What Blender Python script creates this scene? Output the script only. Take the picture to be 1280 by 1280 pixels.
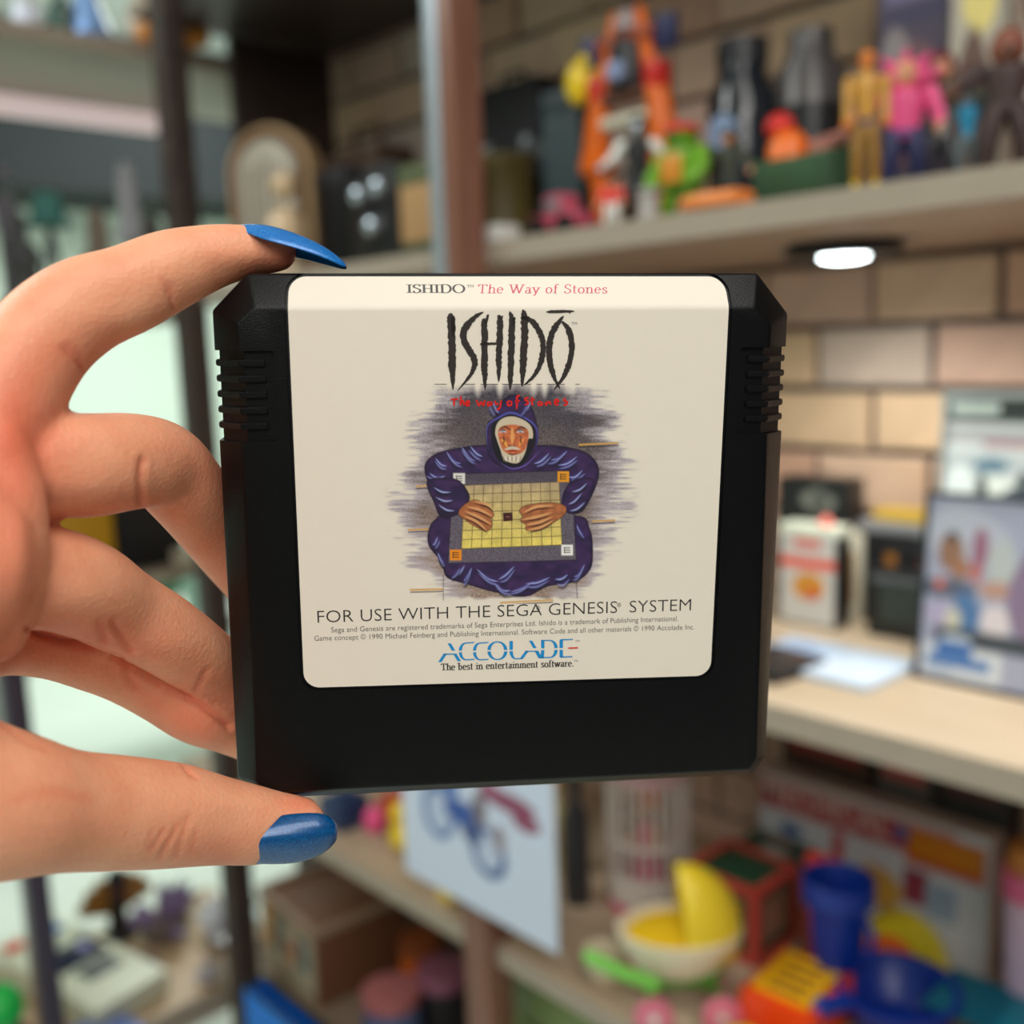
import bpy, bmesh, math, random
import numpy as np
from mathutils import Vector, Matrix, noise
random.seed(7)
S = bpy.context.scene
COL = S.collection
for o in list(bpy.data.objects): bpy.data.objects.remove(o)
PI = math.pi
def rad(a): return a*PI/180
# ------------------------------------------------------------------ camera
EYE = Vector((0, 0, 1.40))
FPX = 1284.0
_az, _pt, _rl = rad(47), rad(8.9), rad(2.0)
_d = Vector((math.cos(_az), math.sin(_az), 0))
FW = (_d*math.cos(_pt) + Vector((0, 0, -math.sin(_pt)))).normalized()
_r0 = Vector((math.sin(_az), -math.cos(_az), 0))
_u0 = _r0.cross(FW)
RT = _r0*math.cos(_rl) - _u0*math.sin(_rl)
UP = _u0*math.cos(_rl) + _r0*math.sin(_rl)
cd = bpy.data.cameras.new('camera'); cam = bpy.data.objects.new('camera', cd); COL.objects.link(cam)
cam.matrix_world = Matrix(((RT.x, UP.x, -FW.x, EYE.x), (RT.y, UP.y, -FW.y, EYE.y), (RT.z, UP.z, -FW.z, EYE.z), (0, 0, 0, 1)))
cd.sensor_fit = 'HORIZONTAL'; cd.sensor_width = 36; cd.lens = 36*FPX/1280; cd.clip_start = .01; cd.clip_end = 60
cd.dof.use_dof = True; cd.dof.focus_distance = .193; cd.dof.aperture_fstop = cd.lens/3.9
S.camera = cam
# ------------------------------------------------------------------ world, lamps, exposure
S.view_settings.view_transform = 'Standard'; S.view_settings.look = 'None'
S.view_settings.gamma = 1; S.view_settings.use_curve_mapping = False; S.view_settings.exposure = 0.0
W = bpy.data.worlds.new('world'); S.world = W; W.use_nodes = True
W.node_tree.nodes['Background'].inputs[0].default_value = (.93, .98, 1.0, 1)
W.node_tree.nodes['Background'].inputs[1].default_value = .13
def area(name, loc, target, sx, sy, power, col=(1, 1, 1)):
    l = bpy.data.lights.new(name, 'AREA'); l.shape = 'RECTANGLE'; l.size = sx; l.size_y = sy; l.energy = power; l.color = col
    o = bpy.data.objects.new(name, l); COL.objects.link(o); o.location = loc
    o.rotation_euler = (Vector(target)-Vector(loc)).to_track_quat('-Z', 'Y').to_euler(); return o
# the shop's ceiling panels: one over the photographer, two deeper in the room on the open left side; last, a fill added behind the camera
area('overhead_area_light', (.0, -.55, 2.85), (.1, .1, 1.2), 1.1, .9, 14, (1, .95, .90))
area('overhead_area_light', (2.3, 4.0, 2.9), (1.9, 4.4, 0), 2.0, 1.6, 96, (.93, 1, .96))
area('overhead_area_light', (-.7, 1.9, 2.9), (-.5, 2.0, 0), 1.0, 1.0, 34, (.96, 1, .98))
area('overhead_area_light', (-1.0, -1.1, 2.6), (.1, .1, 1.2), 1.2, 1.2, 26, (1, .97, .94))  # added fill that brightens the label and hand from the front
# ------------------------------------------------------------------ projection helpers (world <-> photograph of 1280 x 1280)
def ray(px, py): return (RT*((px-640)/FPX) - UP*((py-640)/FPX) + FW).normalized()
def camp(px, py, z):              # point at camera depth z (metres)
    return EYE + (RT*((px-640)/FPX) - UP*((py-640)/FPX) + FW)*z
def onX(px, py, X):
    r = ray(px, py); return EYE + r*((X-EYE.x)/r.x)
def onY(px, py, Y):
    r = ray(px, py); return EYE + r*((Y-EYE.y)/r.y)
def onZ(px, py, z):
    r = ray(px, py); return EYE + r*((z-EYE.z)/r.z)
def proj(p):
    v = Vector(p)-EYE; z = v.dot(FW); return 640+FPX*v.dot(RT)/z, 640-FPX*v.dot(UP)/z
# ------------------------------------------------------------------ materials
def lin(c): return tuple((x/12.92 if x <= .04045 else ((x+.055)/1.055)**2.4) for x in c)
def rgb(*c): return lin([x/255 for x in c])
_mc = {}
def mat(name, col, rough=.5, metal=0, var=.08, scale=40, bump=.0, bscale=200, trans=0, emit=None, coat=0, alpha=1):
    k = (name, tuple(col), rough, metal, var, scale, bump, trans)
    if k in _mc: return _mc[k]
    m = bpy.data.materials.new(name); m.use_nodes = True; nt = m.node_tree; b = nt.nodes['Principled BSDF']
    b.inputs['Roughness'].default_value = rough; b.inputs['Metallic'].default_value = metal
    b.inputs['Transmission Weight'].default_value = trans; b.inputs['Coat Weight'].default_value = coat
    tc = nt.nodes.new('ShaderNodeTexCoord')
    n = nt.nodes.new('ShaderNodeTexNoise'); n.inputs['Scale'].default_value = scale; n.inputs['Detail'].default_value = 2
    nt.links.new(tc.outputs['Object'], n.inputs['Vector'])
    mx = nt.nodes.new('ShaderNodeMix'); mx.data_type = 'RGBA'
    mx.inputs[6].default_value = (*[max(0, x*(1-var)) for x in col], 1); mx.inputs[7].default_value = (*[min(1, x*(1+var)) for x in col], 1)
    nt.links.new(n.outputs['Fac'], mx.inputs[0]); nt.links.new(mx.outputs[2], b.inputs['Base Color'])
    if bump:
        n2 = nt.nodes.new('ShaderNodeTexNoise'); n2.inputs['Scale'].default_value = bscale; n2.inputs['Detail'].default_value = 2
        nt.links.new(tc.outputs['Object'], n2.inputs['Vector'])
        bp = nt.nodes.new('ShaderNodeBump'); bp.inputs['Strength'].default_value = bump; bp.inputs['Distance'].default_value = .001
        nt.links.new(n2.outputs['Fac'], bp.inputs['Height']); nt.links.new(bp.outputs[0], b.inputs['Normal'])
    if emit:
        b.inputs['Emission Color'].default_value = (*emit[0], 1); b.inputs['Emission Strength'].default_value = emit[1]
    _mc[k] = m; return m
def wood(name, c1, c2, axis=1, rough=.45, sc=9):
    m = bpy.data.materials.new(name); m.use_nodes = True; nt = m.node_tree; b = nt.nodes['Principled BSDF']
    tc = nt.nodes.new('ShaderNodeTexCoord'); mp = nt.nodes.new('ShaderNodeMapping')
    s = [sc*5, sc*5, sc*5]; s[axis] = sc*.35; mp.inputs['Scale'].default_value = s
    n = nt.nodes.new('ShaderNodeTexNoise'); n.inputs['Scale'].default_value = 1; n.inputs['Detail'].default_value = 5; n.inputs['Roughness'].default_value = .65
    r = nt.nodes.new('ShaderNodeValToRGB'); r.color_ramp.elements[0].position = .35; r.color_ramp.elements[1].position = .68
    r.color_ramp.elements[0].color = (*c1, 1); r.color_ramp.elements[1].color = (*c2, 1)
    bp = nt.nodes.new('ShaderNodeBump'); bp.inputs['Strength'].default_value = .2; bp.inputs['Distance'].default_value = .0006
    L = nt.links.new
    L(tc.outputs['Object'], mp.inputs[0]); L(mp.outputs[0], n.inputs['Vector']); L(n.outputs['Fac'], r.inputs[0]); L(r.outputs[0], b.inputs['Base Color'])
    L(n.outputs['Fac'], bp.inputs['Height']); L(bp.outputs[0], b.inputs['Normal']); b.inputs['Roughness'].default_value = rough
    return m
def vcol_mat(name, rough=.5, coat=0):
    m = bpy.data.materials.new(name); m.use_nodes = True; nt = m.node_tree; b = nt.nodes['Principled BSDF']
    a = nt.nodes.new('ShaderNodeAttribute'); a.attribute_name = 'ink'
    nt.links.new(a.outputs['Color'], b.inputs['Base Color']); b.inputs['Roughness'].default_value = rough; b.inputs['Coat Weight'].default_value = coat
    return m
# ------------------------------------------------------------------ mesh helpers
def link(name, me, m=None, parent=None, loc=None, rotz=None):
    o = bpy.data.objects.new(name, me); COL.objects.link(o)
    if m is not None and me is not None: me.materials.append(m)
    if parent: o.parent = parent
    if loc is not None: o.location = loc
    if rotz is not None: o.rotation_euler = (0, 0, rotz)
    return o
def fin(bm, name, m, parent=None, smooth=True, ang=35, loc=None, rotz=None):
    bmesh.ops.recalc_face_normals(bm, faces=bm.faces)
    me = bpy.data.meshes.new(name); bm.to_mesh(me); bm.free()
    if smooth:
        me.polygons.foreach_set('use_smooth', [True]*len(me.polygons))
        try: me.set_sharp_from_angle(angle=rad(ang))
        except Exception: pass
    return link(name, me, m, parent, loc, rotz)
def tag(o, label=None, cat=None, group=None, kind=None):
    if label: o['label'] = label
    if cat: o['category'] = cat
    if group: o['group'] = group
    if kind: o['kind'] = kind
    return o
def thing(name, label, cat, loc, rotz=-PI/2, group=None):
    o = bpy.data.objects.new(name, None); COL.objects.link(o); o.location = loc; o.rotation_euler = (0, 0, rotz)
    o.empty_display_size = .01
    return tag(o, label, cat, group)
def box(bm, x0, x1, y0, y1, z0, z1, bev=0, M=None):
    vs = [bm.verts.new((x, y, z)) for z in (z0, z1) for y in (y0, y1) for x in (x0, x1)]
    F = [(0, 2, 3, 1), (4, 5, 7, 6), (0, 1, 5, 4), (2, 6, 7, 3), (0, 4, 6, 2), (1, 3, 7, 5)]
    fs = [bm.faces.new([vs[i] for i in f]) for f in F]
    if bev:
        es = list({e for f in fs for e in f.edges})
        r = bmesh.ops.bevel(bm, geom=es, offset=bev, segments=2, affect='EDGES', profile=.6)
        vs = list({v for f in r['faces'] for v in f.verts} | {v for v in vs if v.is_valid})
    if M is not None: bmesh.ops.transform(bm, matrix=M, verts=vs)
    return vs
def bxo(name, m, parent, x0, x1, y0, y1, z0, z1, bev=.001, **k):
    bm = bmesh.new(); box(bm, x0, x1, y0, y1, z0, z1, bev); return fin(bm, name, m, parent, **k)
def lathe(bm, prof, n=20, M=None, sx=1, sy=1):
    rings = []; allv = []
    for r, z in prof:
        if r < 1e-6: ring = [bm.verts.new((0, 0, z))]
        else: ring = [bm.verts.new((r*sx*math.cos(2*PI*i/n), r*sy*math.sin(2*PI*i/n), z)) for i in range(n)]
        rings.append(ring); allv += ring
    for a, b in zip(rings, rings[1:]):
        for i in range(n):
            j = (i+1) % n
            if len(a) == 1 and len(b) == 1: break
            if len(a) == 1: bm.faces.new((a[0], b[j], b[i]))
            elif len(b) == 1: bm.faces.new((a[i], a[j], b[0]))
            else: bm.faces.new((a[i], a[j], b[j], b[i]))
    for ring, fl in ((rings[0], 1), (rings[-1], 0)):
        if len(ring) > 1: bm.faces.new(ring[::-1] if fl else ring)
    if M is not None: bmesh.ops.transform(bm, matrix=M, verts=allv)
    return allv
def lath(name, m, parent, prof, n=20, M=None, **k):
    sx = k.pop('sx', 1); sy = k.pop('sy', 1)
    bm = bmesh.new(); lathe(bm, prof, n, M, sx, sy); return fin(bm, name, m, parent, **k)
def ball(bm, c, r, n=12, s=(1, 1, 1)):
    prof = [(math.sin(PI*i/n)*r, -math.cos(PI*i/n)*r) for i in range(n+1)]; prof[0] = (0, -r); prof[-1] = (0, r)
    return lathe(bm, prof, n+4, Matrix.Translation(c) @ Matrix.Diagonal((*s, 1)))
def tube(bm, pts, rads, n=12, cap=True, flat=None):
    """tapered tube through pts (list of Vectors) with rounded ends; flat = per-point (ratio, axis) squash"""
    pts = [Vector(p) for p in pts]
    if not hasattr(rads, '__len__'): rads = [rads]*len(pts)
    P = []; R = []
    if cap:
        t0 = (pts[0]-pts[1]).normalized()
        for a in (90, 60, 30): P.append(pts[0]+t0*rads[0]*math.sin(rad(a))); R.append(rads[0]*max(math.cos(rad(a)), .02))
    P += pts; R += list(rads)
    if cap:
        t1 = (pts[-1]-pts[-2]).normalized()
        for a in (30, 60, 90): P.append(pts[-1]+t1*rads[-1]*math.sin(rad(a))); R.append(rads[-1]*max(math.cos(rad(a)), .02))
    T = [(P[min(i+1, len(P)-1)]-P[max(i-1, 0)]).normalized() for i in range(len(P))]
    ref = Vector((0, 0, 1)) if abs(T[0].z) < .9 else Vector((1, 0, 0))
    nrm = (ref-T[0]*ref.dot(T[0])).normalized(); prev = None; out = []
    for p, r, t in zip(P, R, T):
        nrm = (nrm-t*nrm.dot(t)).normalized(); bi = t.cross(nrm)
        ring = [bm.verts.new(p+nrm*r*math.cos(2*PI*i/n)+bi*r*math.sin(2*PI*i/n)) for i in range(n)]
        out += ring
        if prev:
            for i in range(n): bm.faces.new((prev[i], prev[(i+1) % n], ring[(i+1) % n], ring[i]))
        else: bm.faces.new(ring[::-1])
        prev = ring
    bm.faces.new(prev)
    return out
def tubo(name, m, parent, pts, rads, n=10, **k):
    bm = bmesh.new(); tube(bm, pts, rads, n); return fin(bm, name, m, parent, ang=60, **k)
def catmull(pts, per=8, closed=False):
    P = np.array(pts, float); n = len(P); out = []
    rng = n if closed else n-1
    for i in range(rng):
        if closed: a, b, c, d = P[(i-1) % n], P[i], P[(i+1) % n], P[(i+2) % n]
        else: a, b, c, d = P[max(i-1, 0)], P[i], P[i+1], P[min(i+2, n-1)]
        for k in range(per):
            t = k/per
            out.append(.5*((2*b)+(-a+c)*t+(2*a-5*b+4*c-d)*t*t+(-a+3*b-3*c+d)*t**3))
    if not closed: out.append(P[-1])
    return np.array(out)
def set_ink(me, cols):
    a = me.color_attributes.new('ink', 'FLOAT_COLOR', 'POINT')
    c = np.ones((len(me.vertices), 4), np.float32); c[:, :3] = cols; a.data.foreach_set('color', c.ravel())
INK = vcol_mat('printed_ink', .45)
INKG = vcol_mat('glossy_print', .25, .3)
def picture(name, parent, w, h, base, blobs, y=-.0003, x=0, z=0, nx=36, ny=44, m=None, tilt=None, seed=1):
    """flat print w x h standing in the local xz plane, painted with soft-edged colour patches: (cx, cy, rx, ry, colour[, square])"""
    gx, gz = np.meshgrid(np.linspace(0, 1, nx), np.linspace(0, 1, ny))
    col = np.tile(np.array(base, float), (nx*ny, 1)); X, Z = gx.ravel(), gz.ravel()
    rs = np.random.RandomState(seed)
    for b in blobs:
        cx, cy, rx, ry, c = b[:5]
        if len(b) > 5: d = np.maximum(abs(X-cx)/rx, abs(Z-cy)/ry)
        else: d = np.hypot((X-cx)/rx, (Z-cy)/ry)+.18*np.sin(9*X+5*cy*7)*np.cos(11*Z+cx*9)
        k = np.clip((1-d)/.12+.5, 0, 1)[:, None]; col = col*(1-k)+np.array(c)*k
    vs = np.stack([x+(X-.5)*w, np.full(nx*ny, y), z+Z*h], 1)
    fs = [(j*nx+i, j*nx+i+1, (j+1)*nx+i+1, (j+1)*nx+i) for j in range(ny-1) for i in range(nx-1)]
    me = bpy.data.meshes.new(name); me.from_pydata(vs.tolist(), [], fs); set_ink(me, col)
    return link(name, me, m or INK, parent)
# flat 2-D stroke lettering -------------------------------------------------
def stroke2d(pts, wfun, out, seed=None, taper=None, rag=0):
    """pts Nx2 polyline -> quads in out=(verts, faces); wfun(direction, t) gives the full width"""
    P = np.array(pts, float); n = len(P); T = np.zeros_like(P)
    for i in range(n):
        t = P[min(i+1, n-1)]-P[max(i-1, 0)]; T[i] = t/(np.linalg.norm(t)+1e-12)
    N = np.stack([-T[:, 1], T[:, 0]], 1); vb = len(out[0]); rs = random.Random(seed)
    for i in range(n):
        w = wfun(T[i], i/(n-1))*.5
        a = w*(1+rag*(rs.random()-.5)*2); b = w*(1+rag*(rs.random()-.5)*2)
        out[0].append(tuple(P[i]+N[i]*a)); out[0].append(tuple(P[i]-N[i]*b))
    for i in range(n-1):
        k = vb+2*i; out[1].append((k, k+1, k+3, k+2))
    return out
def text2d(s, size=1, bold=0, shear=0, font=None):
    """text with Blender's own font as 2-D verts/faces, normalised to start at x=0, baseline 0"""
    c = bpy.data.curves.new('t', 'FONT'); c.body = s; c.size = size; c.offset = bold; c.shear = shear; c.resolution_u = 3
    o = bpy.data.objects.new('t', c); COL.objects.link(o)
    dg = bpy.context.evaluated_depsgraph_get(); me = bpy.data.meshes.new_from_object(o.evaluated_get(dg))
    v = [(p.co.x, p.co.y) for p in me.vertices]; f = [tuple(p.vertices) for p in me.polygons]
    bpy.data.objects.remove(o); bpy.data.meshes.remove(me); bpy.data.curves.remove(c)
    return v, f
# ================================================================== THE SETTING
Z_UP, Z_CT, Z_LO, Z_BT, Z_TOP = 1.518, 1.08, .70, .30, 1.95       # tops of: figure shelf, counter, toy shelf, lowest shelf; underside of the top shelf
XF, XB = .77, 1.15                                                   # front plane of the shelving, face of the brick wall
M_shelf = wood('taupe_shelf_wood', rgb(132, 108, 92), rgb(158, 136, 118), 1)
M_shelfx = wood('taupe_shelf_wood_across', rgb(138, 122, 104), rgb(168, 152, 132), 0)
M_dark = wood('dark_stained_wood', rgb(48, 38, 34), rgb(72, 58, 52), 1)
M_counter = wood('pale_oak_board', rgb(168, 148, 122), rgb(192, 174, 150), 1, .4, 6)
M_post = wood('brown_post_wood', rgb(112, 74, 60), rgb(146, 102, 84), 2, .25)
M_mortar = mat('dark_mortar', rgb(92, 88, 90), .9, var=.25, scale=60, bump=.5)
M_floor = mat('pale_floor_tile', rgb(222, 230, 220), .3, var=.06, scale=3)
M_paint = mat('pale_green_white_paint', rgb(228, 240, 228), .6, var=.03, scale=2)
def structure(name, m, x0, x1, y0, y1, z0, z1, bev=.0):
    o = bxo(name, m, None, x0, x1, y0, y1, z0, z1, bev, smooth=False); o['kind'] = 'structure'; return o
structure('floor', M_floor, -4, 4, -3, 6, -.06, 0)
structure('ceiling', mat('white_ceiling', rgb(235, 238, 235), .8), -4, 4, -3, 6, 3.0, 3.06)
structure('wall_far', M_paint, -4, 4, 5.9, 6.0, 0, 3.0)
structure('wall_left', M_paint, -4.1, -4, -3, 6, 0, 3.0)
structure('wall_right', M_mortar, XB+.012, XB+.14, -3, 2.04, 0, 3.0)
structure('wall_back', M_paint, 4, 4.1, -3, 6, 0, 3.0)
structure('trim_1', mat('grey_soffit_paint', rgb(34, 38, 40), .9), -4, 3.99, 5.2, 5.898, onY(100, 237, 5.2).z, 2.998)   # slate grey soffit at the back of the room
# bricks: course lines read off the photograph on the plane of the wall
BH, BL = .0755, .1462
zc0 = onX(1140, 487, XB).z; yj = onX(1020, 450, XB).y
BM = []
for nm, c in (('tan_brick', (218, 186, 160)), ('rose_brick', (212, 178, 160)), ('buff_brick', (222, 192, 158)), ('grey_brick', (208, 190, 176)), ('russet_brick', (208, 168, 144))):
    BM.append(mat(nm, rgb(*c), .85, var=.16, scale=22, bump=.6, bscale=90))
def brick_mesh(seed, L):
    bm = bmesh.new(); box(bm, 0, .022, -L/2+.004, L/2-.004, -BH/2+.0045, BH/2-.0045, 0)
    bmesh.ops.subdivide_edges(bm, edges=[e for e in bm.edges if abs(e.verts[0].co.y-e.verts[1].co.y) > .01], cuts=2)
    for v in bm.verts:
        d = noise.noise_vector(v.co*30+Vector((seed, 0, 0)))*.0022
        if v.co.x < .01: v.co += Vector((d.x*1.2, d.y, d.z)); v.co.x += .001
    bmesh.ops.bevel(bm, geom=[e for e in bm.edges if e.verts[0].co.x < .01 and e.verts[1].co.x < .01 and len(e.link_faces) == 2 and e.calc_face_angle(0) > .8], offset=.0025, segments=1, affect='EDGES')
    bmesh.ops.recalc_face_normals(bm, faces=bm.faces)
    me = bpy.data.meshes.new('brick'); bm.to_mesh(me); bm.free(); me.materials.append(BM[seed % 5]); return me
BMS = [brick_mesh(i, BL) for i in range(10)]
wr = bpy.data.objects['wall_right']
rb = random.Random(3)
rest = []
for c in range(-13, 12):
    z = zc0+BH*(c+.5)
    for k in range(-9, 14):
        y = yj+BL*(k+(.0 if c % 2 == 0 else .5))+BL/2+rb.uniform(-.002, .002)
        if not (-.45 < y < 1.97): continue
        if 1.06 < z < 1.98 and .1 < y < 2.1:
            o = bpy.data.objects.new('brick', rb.choice(BMS)); COL.objects.link(o); o.parent = wr; o.location = (XB+rb.uniform(-.003, .002), y, z)
        else: rest.append((y, z))
bm = bmesh.new()
for y, z in rest: box(bm, XB, XB+.02, y-BL/2+.004, y+BL/2-.004, z-BH/2+.0045, z+BH/2-.0045)
tag(fin(bm, 'outer_bricks', BM[1], wr, smooth=False), kind='stuff')
# ------------------------------------------------------------------ shelving along the brick wall (right unit)
def shelf(name, label, m, x0, x1, y0, y1, zt, th, edge=None, group=None):
    t = thing(name, label, 'shelf', ((x0+x1)/2, (y0+y1)/2, zt-th), 0, group)
    w, d = (x1-x0)/2, (y1-y0)/2
    bxo('board', m, t, -w, w, -d, d, 0, th, .0012)
    if edge == 'x': bxo('edge_band', M_edge, t, -w-.0012, -w-.0002, -d, d, .0004, th-.0004, 0)
    if edge == 'y': bxo('edge_band', M_edge, t, -w, w, -d-.0012, -d-.0002, .0004, th-.0004, 0)
    return t
M_edge = mat('pale_edge_band', rgb(164, 150, 134), .5, var=.08, scale=30)
M_band = mat('counter_edge_band', rgb(150, 138, 124), .5, var=.08, scale=30)
shelf('wall_shelf', 'taupe wood shelf above the puck lamp that the toy figures stand on', M_shelf, XF, XB, -.2, 1.69, Z_UP, .024, 'x')
shelf('counter_board', 'pale oak counter board under the brick wall with the cased games on it', M_counter, XF-.005, XB, -.2, 1.69, Z_CT, .026, 'x')
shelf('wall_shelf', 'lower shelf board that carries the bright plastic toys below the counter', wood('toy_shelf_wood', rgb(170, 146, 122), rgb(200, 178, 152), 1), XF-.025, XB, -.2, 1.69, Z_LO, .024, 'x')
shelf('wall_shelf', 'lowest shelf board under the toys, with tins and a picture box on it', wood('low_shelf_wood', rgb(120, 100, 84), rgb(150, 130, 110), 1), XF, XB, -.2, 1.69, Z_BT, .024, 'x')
shelf('wall_shelf', 'dark underside of the topmost shelf, with a pale diagonal front edge at top left', M_dark, XF, XB, -1.2, 1.69, Z_TOP+.024, .024, 'x')  # extended unseen at the near end to shade the bricks below
def post(label, x, y, w=.036, m=M_post, z0=0, z1=2.1):
    t = thing('shelf_post', label, 'post', (x, y, 0), 0)
    bxo('upright', m, t, -w/2, w/2, -w/2, w/2, 0, z1, .002)
    bxo('foot', mat('black_plastic_foot', rgb(24, 24, 26), .5), t, -w/2-.003, w/2+.003, -w/2-.003, w/2+.003, 0, .015, .002)
    return t
pz = onX(586, 165, XF)
_mp = post('glossy brown square post in front of the figure shelf, painted sheen on its left face', XF-.02, pz.y, .042)
bxo('sheen_strip', mat('silvery_sheen', rgb(176, 184, 194), .35, .6, bump=.4, bscale=60), _mp, -.0225, -.0211, -.002, .019, .9, 2.1, .0004)  # silvery colour paints the bright room's reflection onto the post
pl = onX(234, 250, XF)
post('dark brown post at the far left corner of the shelving', XF-.01, pl.y-.0, .040, M_dark)
post('dark post with purple sheen at the bottom left edge beside the cream console', .475, 1.66, .036, mat('purple_black_post', rgb(66, 56, 70), .35))
# ------------------------------------------------------------------ open shelving on the left (runs across the room)
YL = 1.70
shelf('room_shelf', 'taupe shelf seen from below at top left with a whitish rail behind', M_shelfx, -.6, XB, YL, YL+.35, 1.919, .024, 'y')
bxo_r = thing('glow_rail', 'whitish rail with an added glow under the back edge of the top left shelf', 'rail', (.25, YL+.352, onY(100, 155, YL+.352).z), 0)
bxo('glow_face', mat('glowing_rail', rgb(232, 222, 222), .3, emit=(rgb(236, 214, 212), .55)), bxo_r, -.9, .8, 0, .012, 0, 1.895-onY(100, 155, YL+.352).z, .003)  # glow put into the rail's material, which would otherwise sit dark
shelf('room_shelf', 'thin left shelf behind the index finger with hats and dim statues on it', M_shelfx, -.6, XF+.09, YL, YL+.36, 1.49, .02, 'y')
shelf('room_shelf', 'left shelf board seen between the fingers with a yellow box on it', M_shelfx, .3, XB-.3, YL+.04, YL+.40, 1.035, .022, 'y')
shelf('room_shelf', 'low left shelf board carrying the cream console and the crystals', wood('tan_low_shelf', rgb(178, 148, 112), rgb(206, 176, 140), 0), .30, .93, 1.66, 2.02, .26, .05, 'y')
bxo('side_panel', M_dark, thing('end_panel', 'dark wooden end panel closing the shelving behind the tan radio', 'panel', (1.0, 1.67, 0), 0), -.06, .14, 0, .02, Z_CT+.001, 1.948, .001)
# far side of the room: a low white display bench
t = thing('display_bench', 'pale low display bench far across the shop floor', 'bench', (1.6, 3.4, 0), 0)
bxo('bench_top', mat('white_laminate', rgb(226, 230, 222), .4), t, -.8, .7, -.25, .25, .5, .54, .004)
for sx in (-.76, .64):
    for sy in (-.2, .17): bxo('leg', mat('grey_leg_metal', rgb(150, 154, 152), .4, .5), t, sx, sx+.03, sy, sy+.03, 0, .5, .002)
# ------------------------------------------------------------------ puck lamp under the figure shelf
pc = onZ(1055, 317, Z_UP-.024-.012)
def puck(x, y, label, on=True):
    t = thing('puck_lamp', label, 'lamp', (x, y, Z_UP-.024), 0)
    M_bk = mat('black_lamp_metal', rgb(22, 22, 24), .3, .4)
    lath('housing', M_bk, t, [(.0, 0), (.056, 0), (.056, -.010), (.052, -.014), (.031, -.014), (.031, -.011), (0, -.011)], 32)
    lath('glow_face', mat('lit_diffuser', rgb(250, 255, 255), .4, emit=((.9, 1, 1), 14)), t, [(0, -.0112), (.024, -.0112), (.0225, -.0150), (.015, -.017), (0, -.018)], 28)
    for s in (-1, 1):
        lath('bracket_screw', mat('steel', rgb(150, 150, 150), .3, .9), t, [(0, 0), (.006, 0), (.006, -.004), (.003, -.006), (0, -.006)], 12, Matrix.Translation((s*.0, s*.066, 0)))
    l = bpy.data.lights.new('puck_glow', 'SPOT'); l.energy = 4.7; l.spot_size = rad(165); l.spot_blend = .8; l.shadow_soft_size = .028; l.color = (1, .97, .9)
    lo = bpy.data.objects.new('puck_glow', l); COL.objects.link(lo); lo.parent = t; lo.location = (0, 0, -.024)
    return t
puck(.955, onX(1055, 320, .955).y, 'lit round puck lamp under the figure shelf')
l2 = puck(.93, .20, 'second lit puck lamp further right along the shelf, outside the picture')
l3 = puck(.955, -.15, 'third lit puck lamp at the near end of the shelf, outside the picture')
# ================================================================== THE CARTRIDGE
# pose solved from its outline: width 106.4 mm, height 100.7 mm, tilted 11 degrees towards the lens at the top
_a = Vector((.10640815, -.00240523, .01097819)); _b = Vector((-.00011705, .09939613, .01918626)); _t = Vector((-.05378503, -.04265709, .18318297))
CW = .107; CH = .1012
def c2w(v): return RT*v.x - UP*v.y + FW*v.z
ex = c2w(_a).normalized(); ey = -c2w(_b).normalized(); ey = (ey-ex*ey.dot(ex)).normalized(); ez = ex.cross(ey)
o0 = EYE + c2w(_t) + ex*(CW/2) - ey*CH
CM = Matrix(((ex.x, ey.x, ez.x, o0.x), (ex.y, ey.y, ez.y, o0.y), (ex.z, ey.z, ez.z, o0.z), (0, 0, 0, 1)))
CMi = CM.inverted()
EYEc = CMi @ EYE
def cp(px, py, zc=0.0):
    """photograph pixel -> point on the plane z=zc of the cartridge's own frame"""
    d = (CMi.to_3x3() @ ray(px, py)); k = (zc-EYEc.z)/d.z
    return (EYEc.x+d.x*k, EYEc.y+d.y*k)
ZFR = .0045
out_px = [(309, 341.5), (265, 388), (297, 972), (335, 998), (940, 968), (957, 945), (985, 392), (947, 341.5)]
frt_px = [(318, 384), (296, 405), (322, 978), (338, 991), (936, 962), (945, 948), (963, 405), (943, 384)]
out_p = [cp(x, y, 0) for x, y in out_px]; frt_p = [cp(x, y, ZFR) for x, y in frt_px]
y_fold = (cp(640, 384, ZFR)[1]); y_top = cp(640, 341.5, 0)[1]
def zprof(y, r=.0007):          # front surface: flat, then the top bevel leaning back, fold rounded
    k = ZFR/(y_top-y_fold); s = y-y_fold
    h = k*r/2
    if s < -r: return ZFR
    if s > r: return ZFR-k*s
    return ZFR-k*(s+r)**2/(4*r)
def shell(ins=0.0):
    cxm = sum(p[0] for p in out_p)/8; cym = CH/2
    def sh(p, i):
        return (p[0]-math.copysign(i, p[0]-cxm), p[1]-math.copysign(i, p[1]-cym)*.0)
    bm = bmesh.new(); rings = []
    for z, P, ii in ((-.0125, [(x*.985, (y-cym)*.985+cym) for x, y in out_p], ins), (-.0112, out_p, ins), (0, out_p, ins), (ZFR-ins, frt_p, ins)):
        rings.append([bm.verts.new((*sh(p, ii), z)) for p in P])
    for A, B in zip(rings, rings[1:]):
        for i in range(8): bm.faces.new((A[i], A[(i+1) % 8], B[(i+1) % 8], B[i]))
    bm.faces.new(rings[0][::-1]); bm.faces.new(rings[-1]); bmesh.ops.recalc_face_normals(bm, faces=bm.faces)
    return bm
def tmpobj(bm, name='tmp'):
    bmesh.ops.recalc_face_normals(bm, faces=bm.faces)
    me = bpy.data.meshes.new(name); bm.to_mesh(me); bm.free(); o = bpy.data.objects.new(name, me); COL.objects.link(o); return o
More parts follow.
